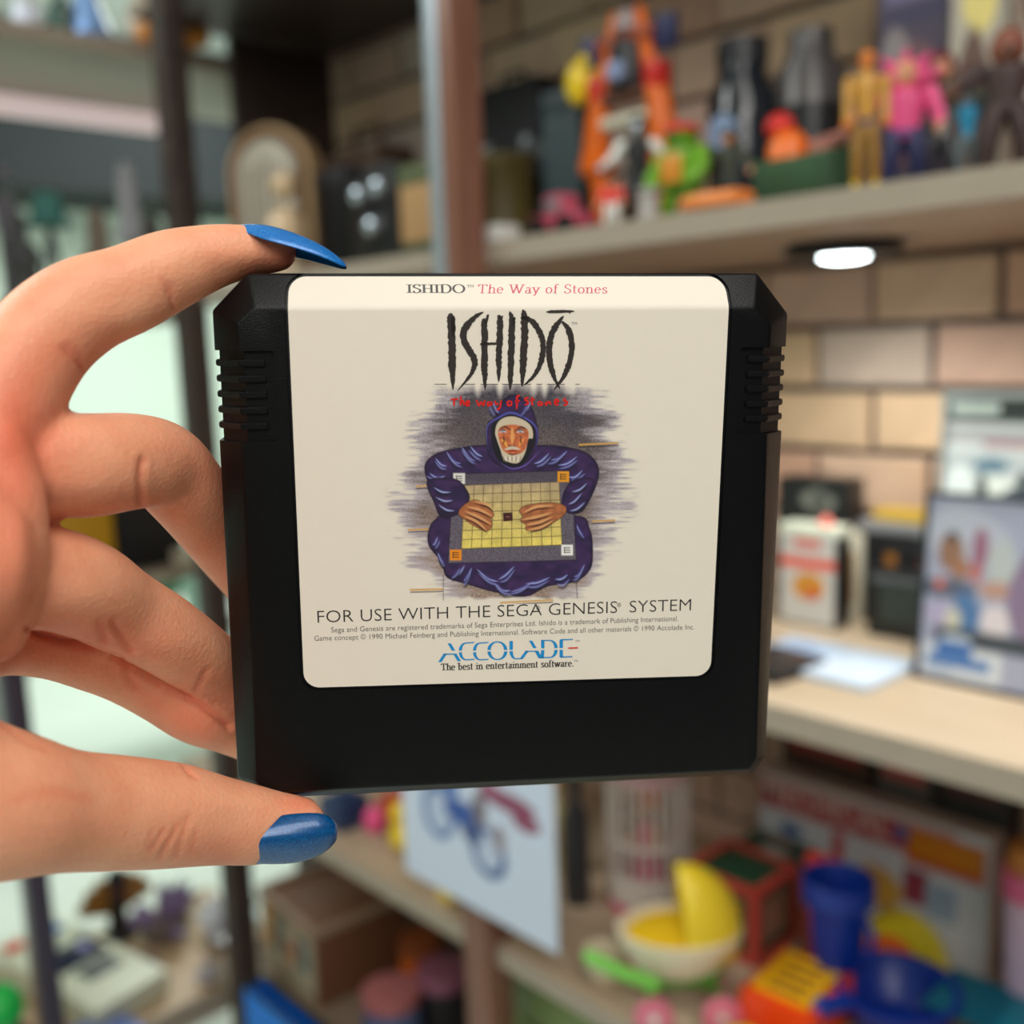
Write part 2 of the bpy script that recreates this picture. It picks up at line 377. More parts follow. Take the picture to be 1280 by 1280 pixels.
def boolean(a, b, op='DIFFERENCE'):
    md = a.modifiers.new('b', 'BOOLEAN'); md.object = b; md.operation = op; md.solver = 'EXACT'
    dg = bpy.context.evaluated_depsgraph_get(); me = bpy.data.meshes.new_from_object(a.evaluated_get(dg))
    a.modifiers.clear(); a.data = me; bpy.data.objects.remove(b)
bm = shell(); bmesh.ops.bevel(bm, geom=list(bm.edges), offset=.00045, segments=3, affect='EDGES', profile=.5)
body = tmpobj(bm, 'shell')
def px_y(px, py): return cp(px, py, .003)[1]
GR = []
for side, xin, yt, yb in ((-1, 345, 438, 552), (1, 923, 434, 542)):
    xi = cp(xin, (yt+yb)/2, ZFR)[0]; y1, y0 = px_y(xin, yt), px_y(xin, yb)
    GR.append((side, xi, y0, y1))
    bm = bmesh.new(); xa, xb_ = (xi, side*.08) if side > 0 else (-.08, xi)
    box(bm, xa, xb_, y0, y1, -.006, .02, .0006); c = tmpobj(bm)
    boolean(c, tmpobj(shell(.0009))); boolean(body, c)
# label recess: rounded outline, floor follows the bevel 0.35 mm below the surface
Lc = [(361, 345.5), (905, 345.5), (888.5, 845), (380, 860.5)]
def lpt(px, py):
    y = cp(px, py, ZFR)[1]; z = zprof(y)
    for _ in range(6): x, y = cp(px, py, z); z = zprof(y)
    return (x, y)
Lq = [lpt(*p) for p in Lc]
def rounded(q, r, grow=0, n=8):
    c = np.mean(q, 0); out = []
    for i in range(4):
        p = np.array(q[i]); a = np.array(q[i-1])-p; b = np.array(q[(i+1) % 4])-p
        a /= np.linalg.norm(a); b /= np.linalg.norm(b); p = p-(a+b)*grow
        rr = r+grow; o = p+(a+b)*rr
        for k in range(n+1):
            t = k/n*PI/2; out.append(tuple(o-b*rr*math.cos(t)-a*rr*math.sin(t)))
    return out
def sheet(poly, zoff, rows):
    bm = bmesh.new(); bm.faces.new([bm.verts.new((x, y, 0)) for x, y in poly])
    for y in rows:
        g = bm.verts[:]+bm.edges[:]+bm.faces[:]
        bmesh.ops.bisect_plane(bm, geom=g, plane_co=(0, y, 0), plane_no=(0, 1, 0), dist=1e-7)
    for v in bm.verts: v.co.z = zprof(v.co.y)+zoff
    return bm
rows = [y_fold+s for s in (-.0007, -.0004, -.00015, .00015, .0004, .0007)]
bm = sheet(rounded(Lq, .0030, .00055), -.0004, rows)
ex_ = bmesh.ops.extrude_face_region(bm, geom=bm.faces[:])
for v in [g for g in ex_['geom'] if isinstance(g, bmesh.types.BMVert)]: v.co.z = .02
boolean(body, tmpobj(bm))
cart = thing('game_cartridge', 'black game cartridge with a cream label held up in the hand', 'cartridge', o0, 0)
cart.matrix_world = CM
M_abs = mat('black_abs_plastic', rgb(7, 7, 8), .34, var=.3, scale=900, bump=.16, bscale=4200)
M_abs.node_tree.nodes['Principled BSDF'].inputs['Specular IOR Level'].default_value = .22
body.data.materials.clear(); body.data.materials.append(M_abs)
body.data.polygons.foreach_set('use_smooth', [True]*len(body.data.polygons)); body.data.set_sharp_from_angle(angle=rad(30))
body.parent = cart; body.name = 'shell'
for side, xi, y0, y1 in GR:     # five raised ribs wrap each grip
    xo = [p[0] for p in out_p]; 
    for k in range(5):
        yc = y1-(y1-y0)*(.135+.172*k)
        f = (yc-out_p[2][1])/(out_p[1][1]-out_p[2][1]); 
        if side < 0: xw = out_p[2][0]*(1-f)+out_p[1][0]*f; xf = frt_p[2][0]*(1-f)+frt_p[1][0]*f
        else: xw = out_p[5][0]*(1-f)+out_p[6][0]*f; xf = frt_p[5][0]*(1-f)+frt_p[6][0]*f
        s = side; xin = xi-s*(-.0016)
        prof = [(xin, ZFR-.0012), (xin, ZFR-.0003), (xf, ZFR-.0001), (xw-s*.0001, -.0001), (xw-s*.0001, -.0058), (xw-s*.0016, -.0058)]
        bm = bmesh.new(); h = .0006
        A = [bm.verts.new((x, yc-h, z)) for x, z in prof]; B = [bm.verts.new((x, yc+h, z)) for x, z in prof]
        bm.faces.new(A); bm.faces.new(B[::-1])
        for i in range(6): bm.faces.new((A[i], A[(i+1) % 6], B[(i+1) % 6], B[i]))
        bmesh.ops.recalc_face_normals(bm, faces=bm.faces)
        bmesh.ops.bevel(bm, geom=list(bm.edges), offset=.0002, segments=2, affect='EDGES')
        fin(bm, 'grip_rib', M_abs, cart)
bm = sheet(rounded(Lq, .0030), -.00025, rows)
M_label = mat('cream_label_paper', rgb(234, 224, 208), .5, var=.015, scale=300)
lab = fin(bm, 'label', M_label, cart); lab['label'] = 'cream glossy paper label folded over the top bevel'
# ---- print on the label (thin ink layers following the label surface)
def ink(name, verts, faces, m, off=.00003, parent=None):
    me = bpy.data.meshes.new(name)
    me.from_pydata([(x, y, zprof(y)-.00025+off) for x, y in verts], [], faces); me.update()
    n = me.polygons
    if len(n) and sum(p.normal.z*p.area for p in n) < 0: me.flip_normals()
    return link(name, me, m, parent or lab)
def fit(verts, pL, pR, hpx=None, capu=.7, w0=None):
    """place text-space verts so its baseline runs between two photograph pixels; hpx = cap height in pixels"""
    a = np.array(lpt(*pL)); b = np.array(lpt(*pR)); V = np.array(verts)
    x0, x1 = (V[:, 0].min(), V[:, 0].max()) if w0 is None else w0
    ux = (b-a); L = np.linalg.norm(ux); ux = ux/L; uy = np.array([-ux[1], ux[0]])
    hh = np.linalg.norm(np.array(lpt(pL[0], pL[1]-hpx))-a); sy = hh/capu
    return [tuple(a+ux*((x-x0)/(x1-x0)*L)+uy*(y*sy)) for x, y in V]
K_BLK = mat('black_ink', rgb(38, 34, 34), .4); K_RED = mat('red_ink', rgb(205, 50, 84), .4); K_BRN = mat('brown_black_ink', rgb(46, 38, 34), .45)
K_GRY = mat('grey_ink', rgb(92, 88, 86), .4); K_BLU = mat('cyan_ink', rgb(20, 140, 205), .4); K_SCR = mat('scarlet_ink', rgb(222, 30, 24), .4); K_OR = mat('vermilion_ink', rgb(214, 70, 60), .4)
K_TEAL = mat('slate_ink', rgb(70, 130, 160), .4)
def line(name, s, pL, pR, h, m, bold=0, parent=None, off=.00004):
    v, f = text2d(s, 1, bold); return ink(name, fit(v, pL, pR, h, .7), f, m, off, parent)
line('printed_line', 'FOR USE WITH THE SEGA GENESIS  SYSTEM', (397, 779), (864, 763.5), 15.5, K_BLK, -.012)
line('printed_line', '®', (670.5, 763), (675.5, 763), 5, K_BLK); line('printed_line', '®', (771.5, 759), (776.5, 759), 5, K_BLK)
line('small_print', 'Sega and Genesis are registered trademarks of Sega Enterprises Ltd. Ishido is a trademark of Publishing International.', (414, 791), (848, 776.5), 6.6, K_GRY, -.006)
line('small_print', 'Game concept © 1990 Michael Feinberg and Publishing International. Software Code and all other materials © 1990 Accolade Inc.', (393, 801.5), (868, 787), 6.6, K_GRY, -.006)
# serif lettering: pen strokes, thick verticals, thin horizontals, slab ends. cap height 1, x height .66
def arc(cx, cy, rx, ry, a0, a1, n=14): return [(cx+rx*math.cos(rad(a0+(a1-a0)*i/n)), cy+ry*math.sin(rad(a0+(a1-a0)*i/n))) for i in range(n+1)]
def sf(*xs): return [('s', x, y) for x, y in xs]
G = {
 'I': (.4, [[(.2, 0), (.2, 1)]], sf((.2, 0), (.2, 1))),
 'S': (.66, [catmull([(.56, .80), (.50, .94), (.32, 1), (.12, .86), (.14, .66), (.33, .53), (.54, .38), (.56, .16), (.34, 0), (.14, .05), (.08, .22)], 4)], []),
 'H': (.9, [[(.18, 0), (.18, 1)], [(.72, 0), (.72, 1)], [(.18, .52), (.72, .52)]], sf((.18, 0), (.18, 1), (.72, 0), (.72, 1))),
 'D': (.9, [[(.18, 0), (.18, 1)], [(.18, 0), (.42, 0)]+arc(.42, .5, .38, .5, -90, 90)+[(.18, 1)]], sf((.14, 0), (.14, 1))),
 'O': (.96, [arc(.48, .5, .40, .5, 0, 360, 26)], []),
 'T': (.8, [[(.4, 0), (.4, 1)], [(.04, .97), (.76, .97)], [(.06, .97), (.05, .78)], [(.74, .97), (.75, .78)]], sf((.4, 0))),
 'W': (1.25, [[(.08, 1), (.36, 0)], [(.36, 0), (.62, .95)], [(.56, 1), (.84, 0)], [(.84, 0), (1.14, 1)]], sf((.08, 1), (.56, 1), (1.16, 1))),
 'h': (.68, [[(.16, 0), (.16, 1.03)], [(.16, .5)]+arc(.36, .46, .18, .2, 130, 0)+[(.54, 0)]], sf((.16, 0), (.54, 0))),
 'e': (.6, [[(.08, .36), (.52, .36)]+arc(.3, .33, .22, .33, 5, 320, 18)], []),
 'a': (.6, [[(.44, 0), (.44, .45)]+arc(.28, .45, .16, .2, 0, 150), arc(.27, .18, .17, .18, 60, 400, 14)], sf((.48, 0))),
 'y': (.62, [[(.08, .66), (.31, .02)], [(.54, .66), (.24, -.2), (.1, -.28)]], sf((.08, .66), (.54, .66))),
 'o': (.62, [arc(.31, .33, .23, .33, 0, 360, 20)], []),
 'f': (.42, [[(.18, 0), (.18, .8)]+arc(.33, .82, .15, .2, 180, 40), [(.04, .64), (.36, .64)]], sf((.18, 0))),
 't': (.42, [[(.18, .9), (.18, .14)]+arc(.29, .14, .11, .13, 180, 310), [(.03, .64), (.36, .64)]], []),
 'n': (.7, [[(.16, 0), (.16, .66)], [(.16, .5)]+arc(.36, .46, .18, .2, 130, 0)+[(.54, 0)]], sf((.16, 0), (.54, 0), (.12, .66))),
 's': (.5, [catmull([(.40, .52), (.36, .63), (.24, .66), (.1, .57), (.11, .44), (.24, .35), (.40, .25), (.41, .1), (.25, 0), (.12, .03), (.08, .14)], 3)], []),
 'b': (.66, [[(.14, 0), (.14, 1.03)], arc(.33, .33, .21, .33, 150, -150, 16)], sf((.1, 1.02))),
 'i': (.34, [[(.17, 0), (.17, .66)], [(.17, .86), (.17, .96)]], sf((.17, 0), (.13, .66))),
 'r': (.5, [[(.16, 0), (.16, .66)], [(.16, .45)]+arc(.33, .46, .14, .19, 140, 40)], sf((.16, 0), (.12, .66))),
 'm': (1.04, [[(.16, 0), (.16, .66)], [(.16, .5)]+arc(.34, .46, .17, .2, 130, 0)+[(.51, 0)], [(.51, .5)]+arc(.7, .46, .17, .2, 130, 0)+[(.87, 0)]], sf((.16, 0), (.51, 0), (.87, 0))),
 'w': (.9, [[(.06, .66), (.26, 0)], [(.26, 0), (.45, .6)], [(.42, .66), (.62, 0)], [(.62, 0), (.84, .66)]], sf((.06, .66), (.42, .66), (.85, .66))),
 '.': (.3, [[(.13, -.02), (.13, .13)]], []), ' ': (.38, [], []),
}
def serif(s, thick, thin, ital=0, trk=0):
    out = ([], []); x = 0
    for ch in s:
        w, st, se = G[ch]
        for P in st:
            o = ([], []); stroke2d(P, lambda d, t: thin+(thick-thin)*abs(d[1])**1.3, o)
            b = len(out[0]); out[0].extend([(x+px_+ital*py_, py_) for px_, py_ in o[0]]); out[1].extend([tuple(i+b for i in f) for f in o[1]])
        for _, sx_, sy_ in se:
            o = ([], []); yy = sy_+(thin/2 if sy_ < .1 else -thin/2); hw = thick*1.15+.03
            b = len(out[0]); out[0].extend([(x+sx_-hw+ital*yy, yy-thin/2), (x+sx_+hw+ital*yy, yy-thin/2), (x+sx_+hw+ital*yy, yy+thin/2), (x+sx_-hw+ital*yy, yy+thin/2)]); out[1].append((b, b+1, b+2, b+3))
        x += w+trk
    return out
v, f = serif('ISHIDO', .17, .06, 0, .02); ink('printed_title', fit(v, (508, 366), (582, 366), 10.5, 1), f, K_BLK)
line('printed_title', 'TM', (584, 359.5), (592, 359.5), 3.6, K_BLK)
v, f = serif('The Way of Stones', .12, .05, .12, .05); ink('printed_title', fit(v, (598, 366.5), (760, 366.5), 11, 1), f, K_RED)
v, f = serif('The best in entertainment software.', .19, .08, 0, .03); ink('printed_slogan', fit(v, (551, 838.5), (717, 833.5), 8.4, 1), f, K_BLK)
line('printed_slogan', 'TM', (717.5, 828), (722.5, 828), 2.6, K_GRY); line('publisher_logo', 'TM', (719, 803), (724.5, 803), 2.6, K_GRY)
# publisher's word mark: wide letters, thick slanted uprights, hairline horizontals, split in the middle
def LP(x, y): return lpt(530+x/6.0952, 780+y/6.0952)       # pixel of the 6.1x enlargement -> label
def logo(name, quads, m):
    vs, fs = [], []
    for q in quads:
        b = len(vs); vs += [LP(*p) for p in q]; n = len(q)//2
        for i in range(n-1): fs.append((b+i, b+i+1, b+2*n-2-i, b+2*n-1-i))
    ink(name, vs, fs, m, .00004)
def bar(x0, y0, x1, y1, w): return [(x0, y0), (x1, y1), (x1+w, y1), (x0+w, y0)]
def carc(cx, cy, rx, ry, a0, a1, wi, wo, n=8):
    """arc band, thick (wi) where it runs upright, thin (wo) where it runs level"""
    O, I = [], []
    for i in range(n+1):
        a = rad(a0+(a1-a0)*i/n); O.append((cx+rx*math.cos(a), cy-ry*math.sin(a))); I.append((cx+(rx-wi)*math.cos(a), cy-(ry-wo)*math.sin(a)))
    return O+I[::-1]
bl = []
bl += [bar(180, 150, 212, 205, 26), bar(150, 230, 108, 292, 26), bar(222, 228, 256, 286, 26)]
bl += [[(150, 228), (240, 228), (240, 236), (150, 238)]]
for cx in (322, 430):
    bl += [carc(cx, 205, 56, 62, 90, 180, 24, 9), carc(cx, 218, 56, 62, 180, 270, 24, 9)]
    bl += [[(cx, 143), (cx+62, 139), (cx+62, 147), (cx, 152)], [(cx, 271), (cx+62, 268), (cx+62, 276), (cx, 280)]]
bl += [carc(560, 200, 76, 66, 0, 180, 26, 9, 14), carc(560, 212, 76, 66, 180, 360, 26, 9, 14)]
bl += [bar(652, 132, 652, 200, 26), carc(700, 210, 48, 62, 180, 270, 26, 9), [(700, 263), (745, 262), (745, 270), (700, 272)]]
bl += [bar(800, 130, 834, 186, 26), bar(775, 206, 728, 270, 26), bar(842, 206, 874, 264, 30), [(775, 206), (860, 206), (860, 214), (775, 215)]]
bl += [bar(893, 124, 893, 188, 26), bar(893, 202, 888, 264, 26), carc(960, 186, 60, 62, 0, 90, 26, 9), carc(960, 200, 60, 62, 270, 360, 26, 9)]
bl += [[(893, 124), (962, 124), (962, 132), (893, 132)], [(893, 254), (962, 253), (962, 262), (893, 263)]]
bl += [bar(1034, 124, 1034, 186, 26), bar(1034, 200, 1034, 256, 26), [(1040, 118), (1136, 116), (1136, 124), (1040, 128)], [(1040, 250), (1132, 247), (1132, 256), (1040, 260)]]
logo('publisher_logo', bl, K_BLU)
logo('publisher_logo', [[(1100, 181), (1176, 178), (1176, 190), (1100, 193)]], K_OR)
# brush title (6.4x enlargement with origin 540,380)
def TP(x, y): return (540+x/6.4, 380+y/6.4)
def brush(P, w0, w1, w2, seed, rag=.2, pw=.8):
    c = catmull(P, 9); n = len(c); rs = random.Random(seed)
    def w(d, t):
        if t < .5: a = t*2; return w0+(w1-w0)*min(1, a*2.2)**pw
        a = (t-.5)*2; return w1+(w2-w1)*max(0, a*1.6-.6)**1.2
    o = ([], []); stroke2d(c, w, o, seed, rag=rag); return o
ttl = [([(137, 78), (150, 110), (158, 250), (160, 430), (166, 570), (168, 690)], 16, 60, 3), ([(176, 100), (170, 130), (170, 220), (168, 260)], 6, 34, 10),
 ([(413, 64), (350, 100), (282, 170), (250, 240), (275, 330), (330, 420), (338, 500), (300, 580), (205, 696)], 4, 52, 4),
 ([(405, 120), (418, 150), (422, 300), (420, 470), (424, 600), (426, 690)], 14, 50, 4), ([(452, 82), (440, 120), (432, 160)], 4, 22, 20), ([(384, 322), (440, 318), (520, 318)], 6, 22, 16),
 ([(526, 90), (545, 130), (542, 280), (536, 400), (536, 520), (534, 622)], 10, 50, 8), ([(566, 92), (556, 130)], 4, 14, 10),
 ([(622, 60), (638, 120), (638, 250), (632, 420), (628, 600), (626, 690)], 6, 52, 8), ([(668, 108), (654, 125), (650, 170)], 4, 24, 20),
 ([(728, 44), (740, 100), (742, 250), (734, 420), (726, 560), (722, 662)], 6, 58, 8), ([(712, 112), (770, 118), (830, 170), (878, 260), (890, 350), (870, 470), (820, 570), (740, 648)], 16, 46, 10),
 ([(1056, 94), (1010, 150), (960, 240), (938, 360), (946, 480), (980, 590), (1025, 680)], 3, 50, 6), ([(1040, 140), (1090, 200), (1120, 320), (1105, 450), (1060, 570), (975, 692)], 14, 46, 5),
 ([(915, 64), (1020, 60), (1142, 58)], 4, 24, 4), ([(1104, 62), (1106, 82)], 8, 6, 3)]
vs, fs = [], []
for i, (P, a, b, c) in enumerate(ttl):
    v, f = brush(P, a, b, c, i); k = len(vs); vs += [lpt(*TP(x, y)) for x, y in v]; fs += [tuple(q+k for q in g) for g in f]
ink('brush_title', vs, fs, K_BRN, .00006)
line('brush_title', 'TM', (714.5, 406), (721.5, 406), 3.4, K_GRY)
# red brush script under it (same enlargement)
scr = [[(150, 765), (210, 760)], [(178, 762), (176, 815)], [(232, 735), (228, 815)], [(230, 790), (248, 775), (258, 812)], [(272, 800), (298, 792), (290, 775), (272, 795), (285, 815), (304, 805)],
 [(356, 768), (376, 812), (394, 785), (412, 812), (424, 770)], [(470, 785), (446, 790), (450, 812), (472, 805), (474, 785), (482, 812)], [(504, 774), (510, 800), (532, 798)], [(552, 770), (548, 812), (534, 842), (516, 842)],
 [(630, 775), (606, 785), (612, 812), (636, 805), (634, 775)], [(704, 735), (684, 740), (680, 800), (678, 842)], [(664, 782), (702, 776)],
 [(776, 752), (752, 752), (746, 768), (766, 780), (768, 800), (742, 806)], [(802, 744), (800, 790), (806, 812)], [(784, 770), (822, 764)], [(876, 782), (852, 790), (858, 810), (882, 804), (880, 784)], [(906, 785), (912, 810), (926, 786), (944, 786), (950, 808)],
 [(984, 790), (1012, 782), (1004, 764), (984, 776), (988, 806), (1014, 806)], [(1070, 752), (1056, 770), (1082, 785), (1074, 806), (1052, 806)]]
vs, fs = [], []
for i, P in enumerate(scr):
    o = ([], []); stroke2d(catmull(P, 5), lambda d, t: 15*(.75+.35*math.sin(PI*t)), o, i, rag=.2)
    k = len(vs); vs += [lpt(*TP(x, y)) for x, y in o[0]]; fs += [tuple(q+k for q in g) for g in o[1]]
ink('brush_script', vs, fs, K_SCR, .00009)
# ---- the picture: a hooded elder bent over a board, painted as ink colours on a fine grid
def paint():
    NX, NY = 400, 350; x0, x1, y0, y1 = 478, 802, 470, 756
    gx, gy = np.meshgrid(np.linspace(x0, x1, NX), np.linspace(y0, y1, NY)); X = gx.ravel(); Y = gy.ravel()
    rs = np.random.RandomState(5); paper = np.array(rgb(232, 222, 206)); C = np.tile(paper, (NX*NY, 1))
    def vn(sx, sy, seed):      # smooth value noise
        r = np.random.RandomState(seed); nx, ny = int((x1-x0)/sx)+3, int((y1-y0)/sy)+3; g = r.rand(ny, nx)
        fx = (X-x0)/sx; fy = (Y-y0)/sy; ix = fx.astype(int); iy = fy.astype(int); fx -= ix; fy -= iy; fx = fx*fx*(3-2*fx); fy = fy*fy*(3-2*fy)
        return (g[iy, ix]*(1-fx)+g[iy, ix+1]*fx)*(1-fy)+(g[iy+1, ix]*(1-fx)+g[iy+1, ix+1]*fx)*fy
    spk = rs.rand(NX*NY)
    def z5(P): return [(460+a/3.5556, 480+b/3.5556) for a, b in P]
    def poly(P, soft=.7, smooth=0):
        P = np.array(z5(P)); 
        if smooth: P = catmull(P, smooth, True)
        inside = np.zeros(len(X), bool); dist = np.full(len(X), 1e9)
        for (ax, ay), (bx, by) in zip(P, np.roll(P, -1, 0)):
            c = ((ay > Y) != (by > Y)); 
            with np.errstate(divide='ignore', invalid='ignore'): inside ^= c & (X < (bx-ax)*(Y-ay)/(by-ay+1e-12)+ax)
            dx, dy = bx-ax, by-ay; t = np.clip(((X-ax)*dx+(Y-ay)*dy)/(dx*dx+dy*dy+1e-9), 0, 1); dist = np.minimum(dist, np.hypot(X-ax-t*dx, Y-ay-t*dy))
        sd = np.where(inside, dist, -dist); return np.clip(sd/soft+.5, 0, 1), sd
    def strokes(P, w, soft=.8, taper=True):
        P = np.array(z5(P)); P = catmull(P, 5) if len(P) > 2 else P; best = np.zeros(len(X)); n = len(P)-1
        for i, ((ax, ay), (bx, by)) in enumerate(zip(P, P[1:])):
            dx, dy = bx-ax, by-ay; t = np.clip(((X-ax)*dx+(Y-ay)*dy)/(dx*dx+dy*dy+1e-9), 0, 1)
            ww = w/2*(np.sin(PI*np.clip((i+t)/n, .04, .96)) if taper else 1)
            best = np.maximum(best, np.clip((ww-np.hypot(X-ax-t*dx, Y-ay-t*dy))/soft+.5, 0, 1))
        return best
    def put(k, c, a=1.0):
        nonlocal C
        k = (k*a)[:, None]; C = C*(1-k)+np.asarray(c)*k
    # ragged stone background
    yy = (Y-480)/275; half = 138*np.clip(1-np.abs((yy-.48)/.60)**2.6, 0, 1)**.55; cx = 640+4*np.sin(yy*5)
    rag = (vn(18, 2.6, 1)-.5)*26+(vn(40, 18, 2)-.5)*44+(vn(9, 1.2, 3)-.5)*9
    e = half-np.abs(X-cx)+rag*np.clip(half/60, .25, 1)
    m = np.clip(e/16+.45, 0, 1)*np.clip((800-X)/8, 0, 1)*np.clip((X-480)/8, 0, 1)*np.clip((Y-472-vn(7, 99, 8)*14)/16, 0, 1)*np.clip((752-Y-vn(9, 99, 9)*5)/4, 0, 1)
    depth = np.clip(e/55, 0, 1)
    lil = np.array(rgb(178, 168, 182)); dk = np.array(rgb(74, 68, 76)); tn = np.array(rgb(158, 136, 120))
    tone = np.clip(((Y-480)/275)**1.3+(vn(30, 25, 4)-.5)*.25, 0, 1)[:, None]
    core = (dk*(1-tone)+tn*tone)*(.45+1.3*spk[:, None]**1.4)
    put(m, lil, .8); put(m*np.clip(depth*2.2-.15+(spk-.5)*.9, 0, 1), np.zeros(3), 1) if 0 else None
    k = (m*np.clip(depth*1.5-.05+(spk-.5)*.8, 0, 1))[:, None]; C[:] = C*(1-k)+core*k
    gold = rgb(212, 160, 80)
    for P in (((215, 455), (290, 450)), ((180, 648), (275, 645)), ((190, 915), (330, 912)), ((940, 270), (1110, 262)), ((1000, 610), (1095, 606)), ((590, 972), (820, 960))):
        put(strokes(P, 2.4, .8, False), gold, .9); put(strokes([(a, b+10) for a, b in P], 1.6, .8, False), rgb(40, 34, 34), .8)
    for P in (((335, 850), (335, 960)), ((925, 860), (930, 950)), ((350, 100), (350, 200))): put(strokes(P, 1.4, .8, False), rgb(60, 54, 56), .6)
    # robe
    navy = np.array(rgb(34, 24, 62)); purp = np.array(rgb(66, 38, 88)); hi = rgb(158, 168, 222); black = rgb(16, 12, 22)
    def cloth(P, sm=5, seed=0):
        k, sd = poly(P, 1, sm); n = vn(10, 7, 20+seed); kk = k[:, None]; c = navy*(1-n[:, None])+purp*n[:, None]
        c = c*np.clip(.35+sd/7, .35, 1.05)[:, None]; C[:] = C*(1-kk)+c*kk; return k
    cloth([(300, 600), (380, 580), (900, 580), (985, 640), (1000, 760), (985, 830), (920, 880), (800, 900), (700, 945), (560, 925), (440, 890), (350, 860), (325, 790), (270, 720), (268, 650)], 5, 1)
    cloth([(520, 270), (420, 280), (300, 310), (250, 370), (280, 480), (320, 590), (390, 590), (450, 560), (640, 480), (850, 560), (880, 575), (960, 560), (1028, 400), (980, 310), (860, 275), (750, 270)], 5, 2)
    cloth([(540, 330), (530, 180), (560, 150), (590, 80), (650, 45), (720, 90), (750, 170), (756, 250), (720, 340), (660, 385)], 5, 3)
    k, _ = poly([(548, 190), (585, 150), (640, 138), (715, 165), (742, 205), (735, 280), (690, 355), (640, 372), (590, 350), (556, 290)], 1.2, 5); put(k, black)
    for P in (((534, 290), (530, 190), (580, 150), (640, 128), (720, 165), (752, 210), (745, 290)),): put(strokes(P, 2.6), rgb(84, 84, 170), .9)
    put(strokes(((590, 350), (640, 376), (700, 360), (760, 300)), 2.2), rgb(108, 84, 168), .8)
    rr = random.Random(4)
    folds = [(330, 350, 60, 35), (300, 400, 70, 10), (310, 440, 75, 5), (320, 490, 70, 0), (340, 530, 60, 10), (380, 330, 80, 40), (440, 310, 90, 45), (480, 300, 70, 40), (780, 330, 80, -35), (840, 320, 80, -30), (890, 340, 90, -25), (930, 400, 70, -25), (920, 450, 80, -35), (900, 500, 80, -40), (880, 540, 60, -40), (300, 700, 40, -60), (950, 650, 50, 60), (400, 830, 60, -50), (440, 850, 70, -60), (540, 850, 110, 30), (620, 840, 90, -40), (680, 900, 110, -25), (760, 870, 110, -15), (930, 830, 70, -50), (860, 860, 60, -20), (600, 900, 80, 25), (320, 770, 50, 60), (560, 100, 50, 60), (700, 100, 50, -60)]
    for i, (x, y, L, a) in enumerate(folds):
        for s in range(2):
            dx, dy = math.cos(rad(a))*L/2, math.sin(rad(a))*L/2; ox = rr.uniform(-10, 10); oy = 14*s+rr.uniform(-4, 4)
            P = ((x-dx+ox, y-dy+oy), (x+ox, y+oy+rr.uniform(8, 18)), (x+dx+ox, y+dy+oy)); put(strokes(P, 6.5), rgb(74, 64, 138), .5); put(strokes(P, 2.1), hi, .85 if s == 0 else .45)
            put(strokes([(a_, b_+13) for a_, b_ in P], 4), black, .55)
    # board
    k, sd = poly([(385, 400), (890, 385), (915, 590), (926, 782), (355, 797), (368, 590)], .8)
    g = np.array(rgb(98, 90, 102))*(.5+1.0*spk)[:, None]; kk = k[:, None]; C[:] = C*(1-kk)+g*kk
    dark = np.clip((612-Y)/14, 0, 1)*k; put(dark, rgb(40, 34, 50), .45); put(np.clip(1-np.abs(sd)/1.1, 0, 1)*(sd > -1), rgb(24, 20, 24), .8)
    q = [(430, 450), (850, 435), (862, 715), (415, 732)]; k, sd = poly(q, .8)
    top = np.clip((Y-605)/80, 0, 1)[:, None]; lt = np.array(rgb(190, 166, 128))*(1-top)+np.array(rgb(236, 214, 104))*top
    n = vn(9, 9, 31)[:, None]; lt = lt*(.78+.35*n)*(.82+.3*spk[:, None]); kk = k[:, None]; C[:] = C*(1-kk)+lt*kk
    Q = np.array(z5(q))
    for i in range(0, 11):
        t = i/10; a = Q[0]*(1-t)+Q[1]*t; b = Q[3]*(1-t)+Q[2]*t; P = [((p[0]-460)*3.5556, (p[1]-480)*3.5556) for p in (a, b)]; put(strokes(P, 1.1, .8, False), rgb(92, 70, 48), .75)
    for i in range(0, 8):
        t = i/7; a = Q[0]*(1-t)+Q[3]*t; b = Q[1]*(1-t)+Q[2]*t; P = [((p[0]-460)*3.5556, (p[1]-480)*3.5556) for p in (a, b)]; put(strokes(P, 1.1, .8, False), rgb(92, 70, 48), .75)
    for x, y, c in ((405, 420, (224, 220, 214)), (868, 412, (226, 150, 30)), (390, 760, (236, 140, 24)), (885, 738, (236, 234, 228))):
        k, _ = poly([(x-26, y-24), (x+26, y-24), (x+26, y+24), (x-26, y+24)], .8); put(k, rgb(*c)); 
        for d in (-10, 0, 10): put(strokes(((x-12, y+d), (x+12, y+d)), 1.2, .8, False), rgb(40, 30, 30), .9)
        put(strokes(((x-12, y-12), (x-12, y+12)), 1.2, .8, False), rgb(40, 30, 30), .8)
    k, _ = poly([(600, 572), (642, 570), (643, 608), (601, 611)], .8); put(k, rgb(62, 24, 26)); put(strokes(((612, 590), (632, 590)), 2, .8), rgb(150, 90, 70), .8)
    # sleeves again over the board edge, then hands
    cloth([(262, 430), (385, 420), (440, 470), (450, 520), (400, 580), (340, 590), (300, 540)], 5, 5); cloth([(1000, 420), (905, 430), (860, 510), (880, 570), (940, 570), (990, 500)], 5, 6)
    for x, y, a in ((330, 470, 15), (340, 510, 10), (350, 550, 20), (940, 460, -30), (920, 510, -40), (930, 545, -30)):
        dx, dy = math.cos(rad(a))*38, math.sin(rad(a))*38; P = ((x-dx, y-dy), (x, y+10), (x+dx, y+dy)); put(strokes(P, 2.4), hi, .8); put(strokes([(p, q_+13) for p, q_ in P], 4), black, .6)
